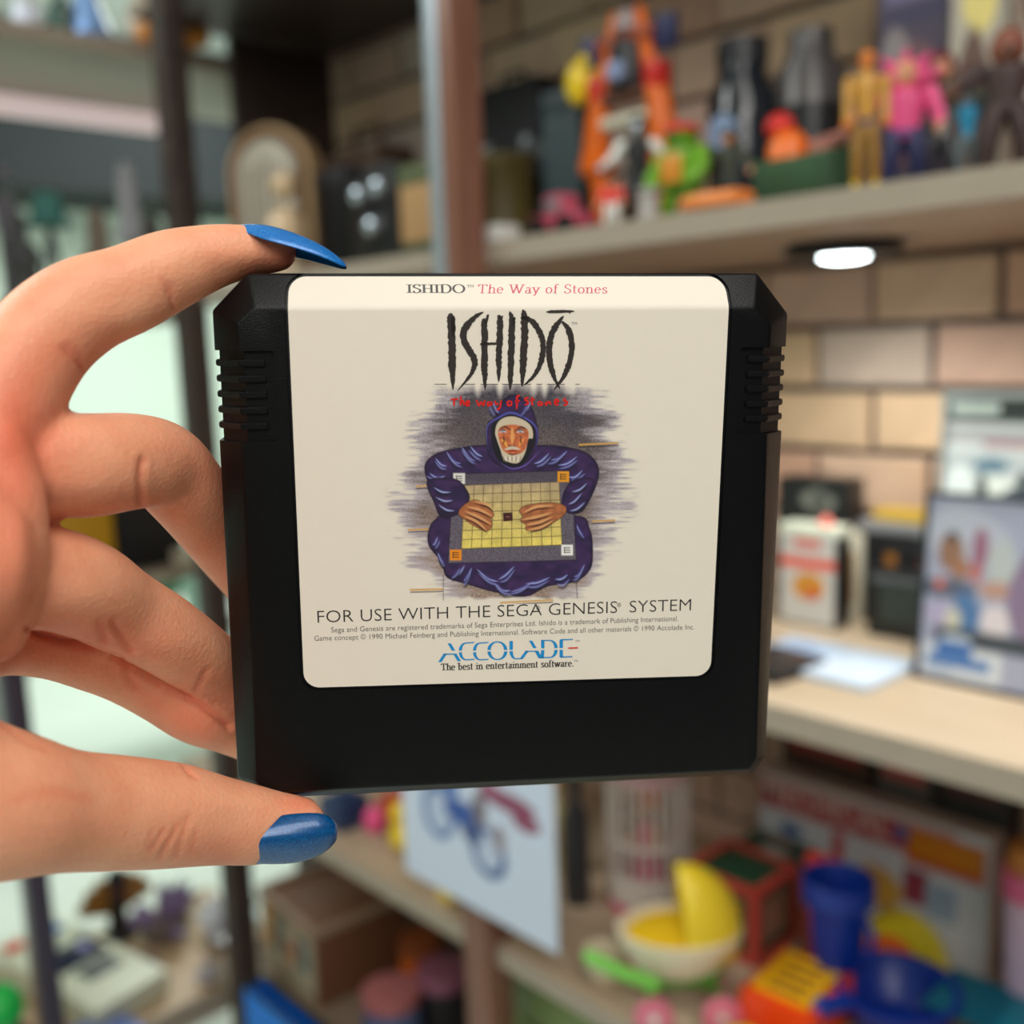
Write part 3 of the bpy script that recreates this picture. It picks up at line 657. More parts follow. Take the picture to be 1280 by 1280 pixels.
    skin = np.array(rgb(176, 104, 62)); sh = rgb(74, 34, 22); lt = rgb(228, 170, 112)
    for H, fing in (([(402, 575), (430, 535), (480, 515), (530, 545), (560, 580), (545, 600), (552, 625), (530, 655), (490, 640), (440, 610)], [((440, 545), (500, 560), (556, 590)), ((430, 565), (490, 590), (552, 625)), ((425, 585), (480, 610), (530, 652)), ((470, 520), (530, 535), (556, 556))]),
                    ([(878, 545), (840, 530), (780, 528), (700, 540), (672, 565), (690, 590), (676, 605), (700, 625), (705, 650), (760, 648), (830, 612), (875, 578)], [((830, 540), (750, 545), (690, 572)), ((820, 570), (750, 590), (680, 603)), ((820, 590), (760, 615), (700, 626)), ((825, 605), (770, 635), (708, 650))])):
        k, sd = poly(H, 1, 4); n = vn(5, 4, 41)[:, None]; c = skin*(.7+.5*n); kk = k[:, None]; C[:] = C*(1-kk)+c*kk; put(np.clip(1-np.abs(sd)/1.3, 0, 1), sh, .7)
        for P in fing: put(strokes(P, 3.4), lt, .75); put(strokes([(a_, b_+12) for a_, b_ in P], 2.2), sh, .9)
    # face and beard
    k, sd = poly([(565, 215), (575, 175), (605, 150), (650, 145), (700, 165), (728, 195), (732, 240), (712, 245), (700, 300), (675, 345), (645, 352), (605, 335), (588, 290), (572, 245)], 1, 4)
    put(k, rgb(206, 190, 164))
    k2, _ = poly([(578, 215), (592, 190), (640, 180), (690, 190), (714, 215), (706, 270), (690, 300), (650, 315), (605, 300), (586, 260)], 1.2, 4)
    n = vn(4, 3, 51)[:, None]; c = np.array(rgb(196, 104, 62))*(.72+.6*n); kk = k2[:, None]; C[:] = C*(1-kk)+c*kk
    for P, w, c in ((((640, 190), (642, 235), (640, 268)), 5, rgb(236, 166, 96)), (((590, 245), (610, 262), (618, 282)), 4, rgb(240, 170, 70)), (((694, 240), (680, 260), (668, 280)), 4, rgb(232, 150, 70)), (((585, 200), (610, 190), (636, 208)), 2.5, sh), (((650, 208), (680, 192), (708, 202)), 2.5, sh),
                    (((624, 272), (640, 280), (658, 272)), 3, sh), (((605, 292), (640, 284), (678, 290)), 4.5, rgb(214, 200, 178)), (((615, 300), (642, 296), (668, 299)), 3.2, rgb(150, 40, 26)), (((618, 308), (642, 314), (666, 307)), 2, sh), (((600, 225), (605, 250), (600, 270)), 2, sh), (((682, 228), (678, 250), (684, 268)), 2, sh)):
        put(strokes(P, w), c, .85)
    for x in (600, 677): put(strokes(((x-16, 215), (x, 208), (x+16, 214)), 4.2), rgb(214, 206, 208), .9); put(strokes(((x-16, 211), (x, 203), (x+16, 210)), 2), rgb(50, 26, 24), .9); put(strokes(((x-3, 213), (x+3, 213)), 2.2, .7, False), rgb(90, 90, 120), .7)
    for i in range(9): x = 600+i*10; put(strokes(((x, 318), (x+(640-x)*.15, 346)), 2), rgb(236, 230, 218) if i % 2 else rgb(150, 138, 124), .7)
    pts = np.array([lpt_fast(a, b) for a, b in zip(X, Y)]); 
    rim = ((np.abs(X-x0) < 1) | (np.abs(X-x1) < 1) | (np.abs(Y-y0) < 1) | (np.abs(Y-y1) < 1))
    C[rim] = paper
    vs = [(x, y, ZFR-.00025+.00002) for x, y in pts]
    fs = [(j*NX+i, (j+1)*NX+i, (j+1)*NX+i+1, j*NX+i+1) for j in range(NY-1) for i in range(NX-1)]
    # keep only inked cells
    used = np.linalg.norm(C-paper, axis=1) > .004
    fs = [f for f in fs if used[f[0]] or used[f[1]] or used[f[2]] or used[f[3]]]
    me = bpy.data.meshes.new('printed_picture'); me.from_pydata(vs, [], fs); set_ink(me, np.clip(C, 0, 1))
    o = link('printed_picture', me, vcol_mat('label_picture_ink', .5), lab); o['label'] = 'printed picture of a hooded bearded elder leaning over a yellow game board'
_c3 = CMi.to_3x3(); _cr, _cu, _cf = _c3@RT, _c3@UP, _c3@FW; _zq = ZFR-.00025
def lpt_fast(px, py):
    a = (px-640)/FPX; b = (py-640)/FPX
    dx = _cr.x*a-_cu.x*b+_cf.x; dy = _cr.y*a-_cu.y*b+_cf.y; dz = _cr.z*a-_cu.z*b+_cf.z; k = (_zq-EYEc.z)/dz
    return EYEc.x+dx*k, EYEc.y+dy*k
paint()
# ================================================================== THE HAND
# joints: photograph column, row, depth from the lens (metres), radius (metres)
def chain(L, per=7):
    A = catmull([(a, b, c*1000, d*1000) for a, b, c, d in L], per); return [camp(a, b, c/1000) for a, b, c, _ in A], [d/1000 for *_, d in A]
hbm = bmesh.new()
def limb(L, n=26):
    P, R = chain(L); tube(hbm, P, R, n)
index_ = [(-190, 800, .150, .0125), (-120, 700, .154, .0120), (-60, 600, .160, .0110), (0, 505, .166, .0092), (48, 430, .171, .0086), (100, 386, .175, .0083), (160, 362, .179, .0076), (215, 337, .183, .0070), (270, 320, .187, .0057), (316, 314, .190, .0047), (346, 315, .1915, .0038)]
middle = [(-190, 800, .158, .0125), (-90, 650, .162, .0105), (-20, 596, .166, .0092), (50, 583, .170, .0088), (110, 582, .176, .0090), (165, 577, .184, .0087), (203, 582, .192, .0082), (232, 612, .199, .0080), (262, 650, .208, .0077), (305, 710, .221, .0068), (345, 760, .228, .0058)]
ring = [(-190, 830, .160, .0120), (-80, 745, .163, .0105), (-10, 722, .166, .0092), (55, 722, .171, .0088), (105, 736, .178, .0086), (150, 762, .187, .0080), (200, 790, .195, .0077), (245, 820, .204, .0073), (290, 856, .215, .0067), (340, 905, .223, .0056)]
pinky = [(-190, 850, .166, .0110), (-60, 800, .172, .0090), (0, 792, .180, .0076), (60, 803, .187, .0066), (115, 823, .194, .0062), (160, 842, .200, .0061), (205, 866, .205, .0063), (245, 891, .209, .0063), (285, 908, .216, .0057), (325, 928, .221, .0050)]
thumb = [(-230, 940, .150, .0165), (-130, 985, .152, .0150), (-50, 1000, .155, .0130), (20, 1008, .160, .0112), (80, 1013, .167, .0098), (150, 1016, .176, .0096), (215, 1019, .184, .0092), (275, 1026, .191, .0080), (325, 1032, .196, .0072), (370, 1031, .199, .0057)]
for L in (index_, middle, ring, pinky, thumb): limb(L)
limb([(-260, 780, .140, .019), (-230, 880, .142, .021), (-240, 980, .142, .020), (-330, 1020, .135, .020)])       # palm heel
limb([(-60, 610, .155, .008), (-40, 700, .155, .010), (-55, 760, .158, .009)])                                    # pads under the fingers
limb([(-10, 560, .1585, .0055), (10, 640, .1590, .0058), (8, 720, .1600, .0058), (-6, 790, .1620, .0050)])
limb([(-150, 650, .150, .013), (-190, 780, .148, .017), (-210, 900, .150, .016)])
limb([(-130, 800, .162, .010), (-120, 740, .160, .012)])
# wrist and forearm run back beside the photographer
Pw = [camp(-300, 980, .140), camp(-420, 1060, .125), EYE+RT*(-.150)-UP*.085+FW*.085, EYE+RT*(-.185)-UP*.115+FW*.01, EYE+RT*(-.215)-UP*.150-FW*.09]
tube(hbm, Pw, [.021, .022, .025, .030, .036], 26)
raw = tmpobj(hbm, 'hand_raw')
md = raw.modifiers.new('r', 'REMESH'); md.mode = 'VOXEL'; md.voxel_size = .00075
sm = raw.modifiers.new('s', 'SMOOTH'); sm.factor = .6; sm.iterations = 9
dg = bpy.context.evaluated_depsgraph_get(); me = bpy.data.meshes.new_from_object(raw.evaluated_get(dg)); bpy.data.objects.remove(raw)
N = len(me.vertices); co = np.empty(N*3, np.float32); me.vertices.foreach_get('co', co); co = co.reshape(-1, 3).astype(float)
no = np.empty(N*3, np.float32); me.vertices.foreach_get('normal', no); no = no.reshape(-1, 3)
rel = co-np.array(EYE); zc = rel@np.array(FW); pxx = 640+FPX*(rel@np.array(RT))/zc; pyy = 640-FPX*(rel@np.array(UP))/zc
facing = -(no*rel).sum(1)/np.linalg.norm(rel, axis=1)
def pdist(P, per=6):
    P = catmull(P, per) if len(P) > 2 else np.array(P, float); best = np.full(N, 1e9)
    for (ax, ay), (bx, by) in zip(P, P[1:]):
        dx, dy = bx-ax, by-ay; t = np.clip(((pxx-ax)*dx+(pyy-ay)*dy)/(dx*dx+dy*dy+1e-9), 0, 1); best = np.minimum(best, np.hypot(pxx-ax-t*dx, pyy-ay-t*dy))
    return best
disp = np.zeros(N); red = np.zeros(N); fm = np.clip(facing*3, 0, 1)
creases = [([(205, 350), (209, 366), (217, 386)], 2.4, .0004), ([(214, 356), (216, 372)], 3, .0003), ([(76, 434), (92, 450), (108, 466)], 2.4, .00045), ([(84, 430), (100, 446)], 3, .00025),
 ([(178, 575), (175, 605), (178, 640)], 4, .0007), ([(34, 786), (75, 800), (119, 809), (160, 830), (201, 855), (251, 882), (287, 908)], 3.2, .0015),
 ([(140, 776), (150, 792), (165, 812)], 4, .0006), ([(125, 776), (133, 800)], 4, .0005), ([(150, 818), (160, 840), (170, 858)], 4, .0004),
 ([(258, 838), (246, 862)], 3, .0004), ([(222, 1030), (212, 1050), (200, 1072)], 2.5, .00035), ([(236, 1020), (226, 1050), (222, 1072)], 2.2, .0003), ([(206, 1036), (190, 1062)], 2.2, .0003), ([(190, 1040), (184, 1066)], 2, .00025), ([(245, 1040), (240, 1066)], 2, .0002),
 ([(228, 955), (236, 966), (246, 972)], 2.5, .0003), ([(4, 905), (30, 926), (60, 938)], 2.5, .0002), ([(20, 1000), (60, 990), (110, 1000)], 5, .00006)]
for P, w, d in creases:
    D = pdist(P); g = np.exp(-(D/w)**2)*fm; disp -= d*g; disp += d*.15*np.exp(-((D-2.4*w)/(1.3*w))**2)*fm; red += .3*np.exp(-(D/(w*1.6))**2)*fm
# swelling of the finger pads and fleshy middle phalanges, seen from the palm side
for (x, y, sx, sy, h) in ((150, 400, 45, 22, .0006), (300, 320, 40, 14, .0006), (110, 610, 50, 26, .0006), (235, 640, 26, 30, .0004), (100, 750, 45, 24, .0006), (210, 810, 45, 24, .0005), (300, 1005, 45, 14, .0003), (22, 690, 16, 60, .0008)):
    disp += h*np.exp(-((pxx-x)/sx)**2-((pyy-y)/sy)**2)*fm
co += no*disp[:, None]; me.vertices.foreach_set('co', co.astype(np.float32).ravel())
# skin tone: palm, finger tips and joints are redder; backs of fingers paler
for (x, y, sx, sy, a) in ((20, 540, 60, 90, .9), (360, 325, 30, 22, .8), (110, 440, 60, 40, .35), (10, 700, 50, 110, .55), (270, 580, 50, 60, .35), (150, 630, 60, 26, .5), (120, 800, 80, 30, .5), (250, 900, 60, 40, .55), (380, 1003, 30, 14, .6), (270, 1070, 60, 24, .35)):
    red += a*np.exp(-((pxx-x)/sx)**2-((pyy-y)/sy)**2)
red = np.clip(red, 0, 1)
a = me.color_attributes.new('ink', 'FLOAT_COLOR', 'POINT'); base = np.array(rgb(248, 176, 138)); rd = np.array(rgb(240, 130, 98))
c = np.ones((N, 4), np.float32); c[:, :3] = base*(1-red[:, None])+rd*red[:, None]; a.data.foreach_set('color', c.ravel())
me.polygons.foreach_set('use_smooth', [True]*len(me.polygons)); me.materials.clear()
M_skin = bpy.data.materials.new('skin'); M_skin.use_nodes = True; nt = M_skin.node_tree; b = nt.nodes['Principled BSDF']
at = nt.nodes.new('ShaderNodeAttribute'); at.attribute_name = 'ink'; tc = nt.nodes.new('ShaderNodeTexCoord')
n1 = nt.nodes.new('ShaderNodeTexNoise'); n1.inputs['Scale'].default_value = 120; n1.inputs['Detail'].default_value = 3
mx = nt.nodes.new('ShaderNodeMix'); mx.data_type = 'RGBA'; mx.blend_type = 'MULTIPLY'; mx.inputs[0].default_value = 1
rp = nt.nodes.new('ShaderNodeValToRGB'); rp.color_ramp.elements[0].color = (.90, .80, .76, 1); rp.color_ramp.elements[1].color = (1, 1, 1, 1); rp.color_ramp.elements[0].position = .3; rp.color_ramp.elements[1].position = .7
n2 = nt.nodes.new('ShaderNodeTexNoise'); n2.inputs['Scale'].default_value = 1400; n2.inputs['Detail'].default_value = 3
n3 = nt.nodes.new('ShaderNodeTexVoronoi'); n3.inputs['Scale'].default_value = 1100
ad = nt.nodes.new('ShaderNodeMath'); ad.operation = 'ADD'
bp = nt.nodes.new('ShaderNodeBump'); bp.inputs['Strength'].default_value = .35; bp.inputs['Distance'].default_value = .00022
K = nt.links.new
for n in (n1, n2, n3): K(tc.outputs['Object'], n.inputs['Vector'])
K(n1.outputs['Fac'], rp.inputs[0]); K(at.outputs['Color'], mx.inputs[6]); K(rp.outputs[0], mx.inputs[7]); K(mx.outputs[2], b.inputs['Base Color'])
K(n2.outputs['Fac'], ad.inputs[0]); K(n3.outputs['Distance'], ad.inputs[1]); K(ad.outputs[0], bp.inputs['Height']); K(bp.outputs[0], b.inputs['Normal'])
b.inputs['Roughness'].default_value = .48; b.inputs['Subsurface Weight'].default_value = .35; b.inputs['Subsurface Radius'].default_value = (1, .3, .18); b.inputs['Subsurface Scale'].default_value = .0035
hand = link('hand', me, M_skin); tag(hand, 'left hand with long blue nails gripping the cartridge between index finger and thumb', 'hand')
# ---- nails: curved shells with real thickness
def nail(name, rows, m, label, th=.00045):
    """rows: list of point rows across the nail, from root to tip"""
    bm = bmesh.new(); G_ = [[bm.verts.new(p) for p in r] for r in rows]
    for A, B in zip(G_, G_[1:]):
        for i in range(len(A)-1): bm.faces.new((A[i], A[i+1], B[i+1], B[i]))
    bmesh.ops.recalc_face_normals(bm, faces=bm.faces)
    me = bpy.data.meshes.new(name); bm.to_mesh(me); bm.free()
    me.polygons.foreach_set('use_smooth', [True]*len(me.polygons))
    o = link(name, me, m, hand); s = o.modifiers.new('t', 'SOLIDIFY'); s.thickness = th; s.offset = 0; o['label'] = label
    sb = o.modifiers.new('s', 'SUBSURF'); sb.levels = sb.render_levels = 1; return o
def nailmat(name, c1, c2):
    m = bpy.data.materials.new(name); m.use_nodes = True; nt = m.node_tree; b = nt.nodes['Principled BSDF']
    tc = nt.nodes.new('ShaderNodeTexCoord'); n = nt.nodes.new('ShaderNodeTexNoise'); n.inputs['Scale'].default_value = 2500
    r = nt.nodes.new('ShaderNodeValToRGB'); r.color_ramp.elements[0].position = .4; r.color_ramp.elements[1].position = .75
    r.color_ramp.elements[0].color = (*c1, 1); r.color_ramp.elements[1].color = (*c2, 1)
    nt.links.new(tc.outputs['Object'], n.inputs['Vector']); nt.links.new(n.outputs['Fac'], r.inputs[0]); nt.links.new(r.outputs[0], b.inputs['Base Color'])
    b.inputs['Roughness'].default_value = .3; b.inputs['Metallic'].default_value = .1; b.inputs['Coat Weight'].default_value = .45; b.inputs['Coat Roughness'].default_value = .12
    return m
M_nail = nailmat('blue_shimmer_varnish', rgb(0, 68, 122), rgb(4, 98, 160))
# thumb nail faces the lens: outline rows (columns along the thumb axis), bulging towards the lens
top = [(318, 1035), (330, 1024), (350, 1018), (375, 1016), (398, 1015), (414, 1020), (422, 1032)]
bot = [(286, 1077), (310, 1080), (342, 1081), (368, 1080), (392, 1074), (412, 1062), (422, 1048)]
rows_ = []
for i, (T_, B_) in enumerate(zip(top, bot)):
    row = []; f = i/(len(top)-1)
    for k in range(9):
        s = k/8; x = T_[0]*(1-s)+B_[0]*s; y = T_[1]*(1-s)+B_[1]*s
        bulge = .0034*(1-(2*s-1)**2)*(1-.55*f**3)
        row.append(camp(x, y, .1910+f*.0045-bulge))
    rows_.append(row)
nail('fingernail', rows_, M_nail, 'glossy blue thumb nail with a rounded tip facing the viewer')
# index nail: seen from its side, arched along the finger and curling down past the tip
prof = [(280, 285.5, .0004, .0), (292, 283, .0013, .0), (312, 281.5, .0028, .0), (326, 281.8, .0040, .1), (340, 284, .0048, .2), (368, 292, .0045, .4), (394, 303, .0038, .5), (414, 315, .0027, .5), (427, 326, .0016, .4), (433, 333, .0005, .2)]
rows_ = []
for x, y, hw, dn in prof:
    row = []
    for k in range(9):
        a = (k/8-.5)*2; d = .0022*a*a*(hw/.0045)
        row.append(camp(x, y, .1885)+FW*(a*hw)-UP*d*1.6)
    rows_.append(row)
nail('fingernail', rows_, nailmat('sky_blue_varnish', rgb(10, 104, 186), rgb(40, 140, 214)), 'long pointed blue index nail seen from its side')
# ================================================================== THINGS ON THE SHELVES
def fx(x0, x1, yt, X, zb, yb=None):
    ym = (yt+(yb or yt))/2; p0, p1 = onX(x0, ym, X), onX(x1, ym, X)
    return Vector((X, (p0.y+p1.y)/2, zb)), abs(p0.y-p1.y), onX((x0+x1)/2, yt, X).z-zb
def fy(x0, x1, yt, Y, zb, yb=None):
    ym = (yt+(yb or yt))/2; p0, p1 = onY(x0, ym, Y), onY(x1, ym, Y)
    return Vector(((p0.x+p1.x)/2, Y, zb)), abs(p0.x-p1.x), onY((x0+x1)/2, yt, Y).z-zb
def P(name, r, g, b, rough=.45, **k): return mat(name, rgb(r, g, b), rough, **k)
BLACK = P('black_plastic', 26, 26, 28, .35); DK = P('charcoal_plastic', 48, 48, 52, .4); WHT = P('white_plastic', 232, 232, 226, .35)
CREAM = P('cream_plastic', 226, 222, 200, .4); ORG = P('orange_plastic', 238, 110, 14, .35); RED = P('red_plastic', 214, 40, 34, .35); YEL = P('yellow_plastic', 240, 204, 30, .35)
BLU = P('blue_plastic', 6, 46, 140, .38); SKY = P('bright_blue_plastic', 0, 128, 235, .35); GRN = P('green_plastic', 92, 178, 54, .4); DGR = P('dark_green_paint', 38, 66, 52, .5); PNK = P('pink_plastic', 236, 84, 140, .4)
NAVY = P('navy_plastic', 36, 40, 84, .45); GREY = P('grey_plastic', 140, 142, 146, .4); SKN = P('toy_skin', 222, 158, 118, .45); GOLD = P('ochre_plastic', 196, 142, 52, .4); BRN = P('brown_plastic', 96, 60, 44, .5); TEAL = P('teal_plastic', 10, 118, 142, .4)
SILV = P('silver_paint', 178, 182, 188, .25, metal=.7); MAR = P('maroon_plastic', 110, 30, 42, .45); LIL = P('lilac_plastic', 200, 172, 196, .4); OLV = P('olive_paint', 92, 80, 38, .5); CORAL = P('coral_plastic', 240, 76, 68, .4); LTG = P('lime_plastic', 130, 214, 90, .4)
TAN = P('tan_leather', 184, 152, 112, .55, bump=.3); CARD = P('kraft_card', 176, 142, 100, .7)
def figurine(label, px0, px1, yt, X, head, torso, arms, legs, feet=None, hat=None, hatshape='dome', base=None, armpose=(20, 20), group=None, prop=None, belt=None, name='toy_figure', zb=None, stout=1.0, wide=1.0, leanh=0):
    """articulated toy: legs, feet, torso, belt, arms, head, hat; sized to the columns/row it fills at depth X"""
    loc, w, h = fx(px0, px1, yt, X, zb or Z_UP)
    t = thing(name, label, 'toy', loc, group=group); t.rotation_euler.z = -PI/2+.5
    s = h; lw = .062*s*stout; hw = .10*s*wide
    for sg in (-1, 1):
        tubo('leg', legs, t, [(sg*hw*.55, 0, .44*s), (sg*hw*.8, -.012*s, .24*s), (sg*hw*.85, 0, .05*s)], [lw*1.15, lw*.9, lw*.75])
        tubo('foot', feet or legs, t, [(sg*hw*.85, .01*s, .03*s), (sg*hw*.95, -.085*s, .027*s)], [.032*s, .026*s])
        a = rad(armpose[0 if sg < 0 else 1]); sx = sg*(hw+.05*s)
        e = (sx+sg*math.sin(a)*.16*s, -.01*s, .74*s-math.cos(a)*.16*s); hnd = (e[0]+sg*math.sin(a*.7)*.12*s, -.09*s, e[2]-math.cos(a*1.25)*.13*s)
        ar = tubo('arm', arms, t, [(sx, 0, .755*s), e, hnd], [lw*.85, lw*.7, lw*.55])
        bm = bmesh.new(); ball(bm, hnd, lw*.75, 8); fin(bm, 'hand', head, ar)
    lath('torso', torso, t, [(0, .42*s), (.085*s*wide, .42*s), (.095*s*wide, .47*s), (.085*s*wide, .55*s), (.125*s*wide, .70*s), (.115*s*wide, .77*s), (.045*s, .81*s), (.04*s, .83*s), (0, .83*s)], 16, sy=.68)
    if belt: lath('belt', belt, t, [(0, .445*s), (.104*s*wide, .445*s), (.104*s*wide, .49*s), (0, .49*s)], 16, sy=.72)
    hd = bmesh.new(); ball(hd, (0, -.005*s, .895*s), .075*s*stout, 12, (1, 1, 1.15)); H = fin(hd, 'head', head, t)
    bm = bmesh.new(); [ball(bm, (sg*.026*s, -.075*s*stout, .905*s), .010*s, 6) for sg in (-1, 1)]; fin(bm, 'eyes', BLACK, H)
    if hat:
        if hatshape == 'dome': lath('hat', hat, H, [(0, .90*s), (.092*s*stout, .91*s), (.088*s*stout, .95*s), (.055*s, .99*s), (0, 1.0*s)], 16)
        if hatshape == 'hood': bm = bmesh.new(); ball(bm, (0, .018*s, .91*s), .095*s*stout, 12, (1, .95, 1.2)); fin(bm, 'hood', hat, H)
        if hatshape == 'spike':
            bm = bmesh.new()
            for a in range(5):
                an = rad(-80+40*a); tube(bm, [(0, .02*s, .86*s), (math.sin(an)*.25*s, -.03*s, .86*s+math.cos(an)*.20*s)], [.105*s, .02*s], 8)
            fin(bm, 'spiked_hood', hat, H)
    if base: lath('stand', base, t, [(0, 0), (.16*s, 0), (.16*s, .02*s), (.14*s, .03*s), (0, .03*s)], 18)
    if prop: tubo('hand_prop', prop, t, [(hw+.16*s, -.1*s, .42*s), (hw+.26*s, -.12*s, .72*s)], [.022*s, .032*s])
    return t
def carton(label, x0, x1, yt, X, zb, d, m, cat='box', name='carton', front=None, lid=None, yb=None, rot=0, group=None, bev=.002, hh=None):
    loc, w, h = fx(x0, x1, yt, X, zb, yb); h = hh or h
    t = thing(name, label, cat, loc, -PI/2+rot, group)
    bxo('case', m, t, -w/2, w/2, 0, d, 0, h, bev)
    if lid: bxo('lid', lid, t, -w/2-.001, w/2+.001, -.001, d+.001, h*.86, h+.001, bev)
    if front: picture('front_print', t, w*.94, h*(.80 if lid else .94), front[0], front[1], -.0016 if lid else -.0006, 0, h*.03)
    return t, w, h
# ---------------------------------------------------------------- figure shelf, from its far left end
loc, w, h = fx(262, 385, 158, .90, Z_UP); w = .150; loc.y -= .03
t = thing('vintage_radio', 'rounded tan vintage radio with a pale ribbed front at the far end of the shelf', 'radio', loc, -PI/2+.5)
def arch(w, h, y0, y1, name, m, par, r=.5, ins=0):
    bm = bmesh.new(); pts = [(-w/2+ins, ins)]+[(-math.cos(PI*i/16)*(w/2-ins), (h-w*r)+math.sin(PI*i/16)*(w*r-ins)) for i in range(17)]+[(w/2-ins, ins)]
    A = [bm.verts.new((x, y0, z)) for x, z in pts]; B = [bm.verts.new((x, y1, z)) for x, z in pts]; n = len(pts)
    bm.faces.new(A); bm.faces.new(B[::-1])
    for i in range(n): bm.faces.new((A[i], A[(i+1) % n], B[(i+1) % n], B[i]))
    bmesh.ops.recalc_face_normals(bm, faces=bm.faces); return fin(bm, name, m, par, ang=40)
arch(w, h, 0, .045, 'casing', TAN, t); arch(w, h, -.004, 0, 'front_frame', P('walnut', 120, 88, 62, .35), t, ins=.008); arch(w, h, -.007, -.004, 'grille_cloth', P('pale_grille', 206, 200, 184, .7), t, ins=.024)
for i in range(5): bxo('grille_bar', P('walnut', 120, 88, 62, .35), t, (-.36+.18*i)*w-.003, (-.36+.18*i)*w+.003, -.010, -.0071, .028, h*.78-abs(i-2)*.008, .0006)
for sx in (-.22, .22): lath('dial_knob', GOLD, t, [(0, 0), (.011, 0), (.010, .009), (0, .010)], 16, Matrix.Translation((sx*w, -.0071, .02)) @ Matrix.Rotation(PI/2, 4, 'X'))
t, w, h = carton('plain black box standing between the tan radio and the black twin-lens camera', 392, 432, 212, .95, Z_UP, .05, BLACK, name='black_box', lid=DK)
loc, w, h = fx(434, 494, 205, .86, Z_UP)
t = thing('twin_lens_camera', 'black twin-lens camera with two round glinting lenses', 'camera', loc)
bxo('body', BLACK, t, -w/2, w/2, 0, .05, 0, h*.9, .004); bxo('viewing_hood', DK, t, -w*.36, w*.36, .01, .04, h*.9, h, .003)
for sx, sz in ((-.2, .72), (.22, .76), (.05, .40)):
    l_ = lath('lens_barrel', SILV, t, [(0, 0), (.013, 0), (.013, .012), (.011, .014), (0, .014)], 20, Matrix.Translation((sx*w, 0, sz*h)) @ Matrix.Rotation(PI/2, 4, 'X'))
    lath('lens_glass', P('lens_glass', 200, 214, 226, .05, metal=.6), l_, [(0, .0141), (.0095, .0141), (.006, .0165), (0, .0175)], 16, Matrix.Translation((sx*w, 0, sz*h)) @ Matrix.Rotation(PI/2, 4, 'X'))
lath('winding_crank', SILV, t, [(0, 0), (.008, 0), (.008, .006), (0, .007)], 14, Matrix.Translation((w/2, .03, h*.5)) @ Matrix.Rotation(PI/2, 4, 'Y'))
t, w, h = carton('tan tin with green bands top and bottom beside the brown post', 497, 552, 203, .86, Z_UP, .07, P('tan_tin', 186, 146, 100, .5), 'tin', 'storage_tin')
bxo('top_band', P('moss_green_band', 92, 100, 68, .5), t, -w/2-.0008, w/2+.0008, -.0008, .0708, h*.80, h+.0008, .001); bxo('bottom_band', P('dark_moss_band', 58, 70, 44, .5), t, -w/2-.0008, w/2+.0008, -.0008, .0708, .0, h*.22, .001)
loc, w, h = fx(335, 372, 215, .82, Z_UP)
t = thing('ceramic_bird', 'small cream ceramic bird in front of the tan radio', 'ornament', loc)
bm = bmesh.new(); ball(bm, (0, 0, h*.42), w*.42, 12, (1, .9, 1.1)); ball(bm, (w*.12, -.004, h*.86), w*.25, 10); fin(bm, 'body', P('cream_glaze', 206, 178, 142, .2), t)
tubo('beak', ORG, t, [(w*.12, -.012, h*.86), (w*.14, -.022, h*.84)], [.003, .0008]); lath('foot', P('cream_glaze', 206, 178, 142, .2), t, [(0, 0), (w*.3, 0), (w*.24, h*.12), (0, h*.12)], 16)
loc, w, h = fx(400, 470, 148, 1.05, Z_UP)
t = thing('leather_case', 'dim brown leather case with a handle behind the black camera', 'case', loc)
bxo('body', P('dark_leather', 84, 62, 48, .5, bump=.4), t, -w/2, w/2, 0, .08, 0, h*.82, .008); tubo('handle', BRN, t, [(-w*.25, .04, h*.8), (-w*.2, .04, h*.97), (w*.2, .04, h*.97), (w*.25, .04, h*.8)], .005); bxo('clasp', SILV, t, -.008, .008, -.003, 0, h*.5, h*.66, .001)
# right of the brown post
t, w, h = carton('large black carrying case behind the olive drum', 590, 672, 104, 1.085, Z_UP, .05, P('matt_black', 16, 16, 18, .7), 'case', 'carrying_case'); tubo('handle', BLACK, t, [(-w*.2, .02, h*.99), (-w*.15, .02, h*1.06), (w*.15, .02, h*1.06), (w*.2, .02, h*.99)], .004)
for sx in (-.3, .3): bxo('latch', SILV, t, sx*w-.008, sx*w+.008, -.003, 0, h*.62, h*.70, .001)
loc, w, h = fx(596, 656, 198, .98, Z_UP)
t = thing('olive_drum', 'dark olive tin drum standing just right of the brown post', 'tin', loc)
lath('can', OLV, t, [(0, 0), (w*.5, 0), (w*.5, h*.08), (w*.48, h*.1), (w*.48, h*.9), (w*.5, h*.92), (w*.5, h), (w*.44, h), (w*.44, h*.97), (0, h*.97)], 24); lath('cap', BLACK, t, [(0, h*.97), (w*.14, h*.97), (w*.14, h*1.04), (0, h*1.04)], 14)
t, w, h = carton('black speaker box between the olive drum and the dark teal book', 654, 684, 178, 1.01, Z_UP, .05, BLACK, 'box', 'small_speaker')
lath('cone', DK, t, [(0, 0), (w*.34, 0), (w*.36, .003), (w*.3, .004), (w*.1, .0015), (0, .002)], 20, Matrix.Translation((0, 0, h*.38)) @ Matrix.Rotation(PI/2, 4, 'X')); lath('tweeter', SILV, t, [(0, 0), (w*.14, 0), (w*.12, .003), (0, .004)], 16, Matrix.Translation((0, 0, h*.78)) @ Matrix.Rotation(PI/2, 4, 'X'))
t, w, h = carton('tall dark teal box standing behind the pink toy car', 676, 724, 112, .95, Z_UP, .05, P('dark_teal_cloth', 40, 58, 62, .6), 'box', 'tall_box', lid=P('dark_teal_lid', 34, 48, 54, .5))
loc, w, h = fx(606, 640, 297, .80, Z_UP)
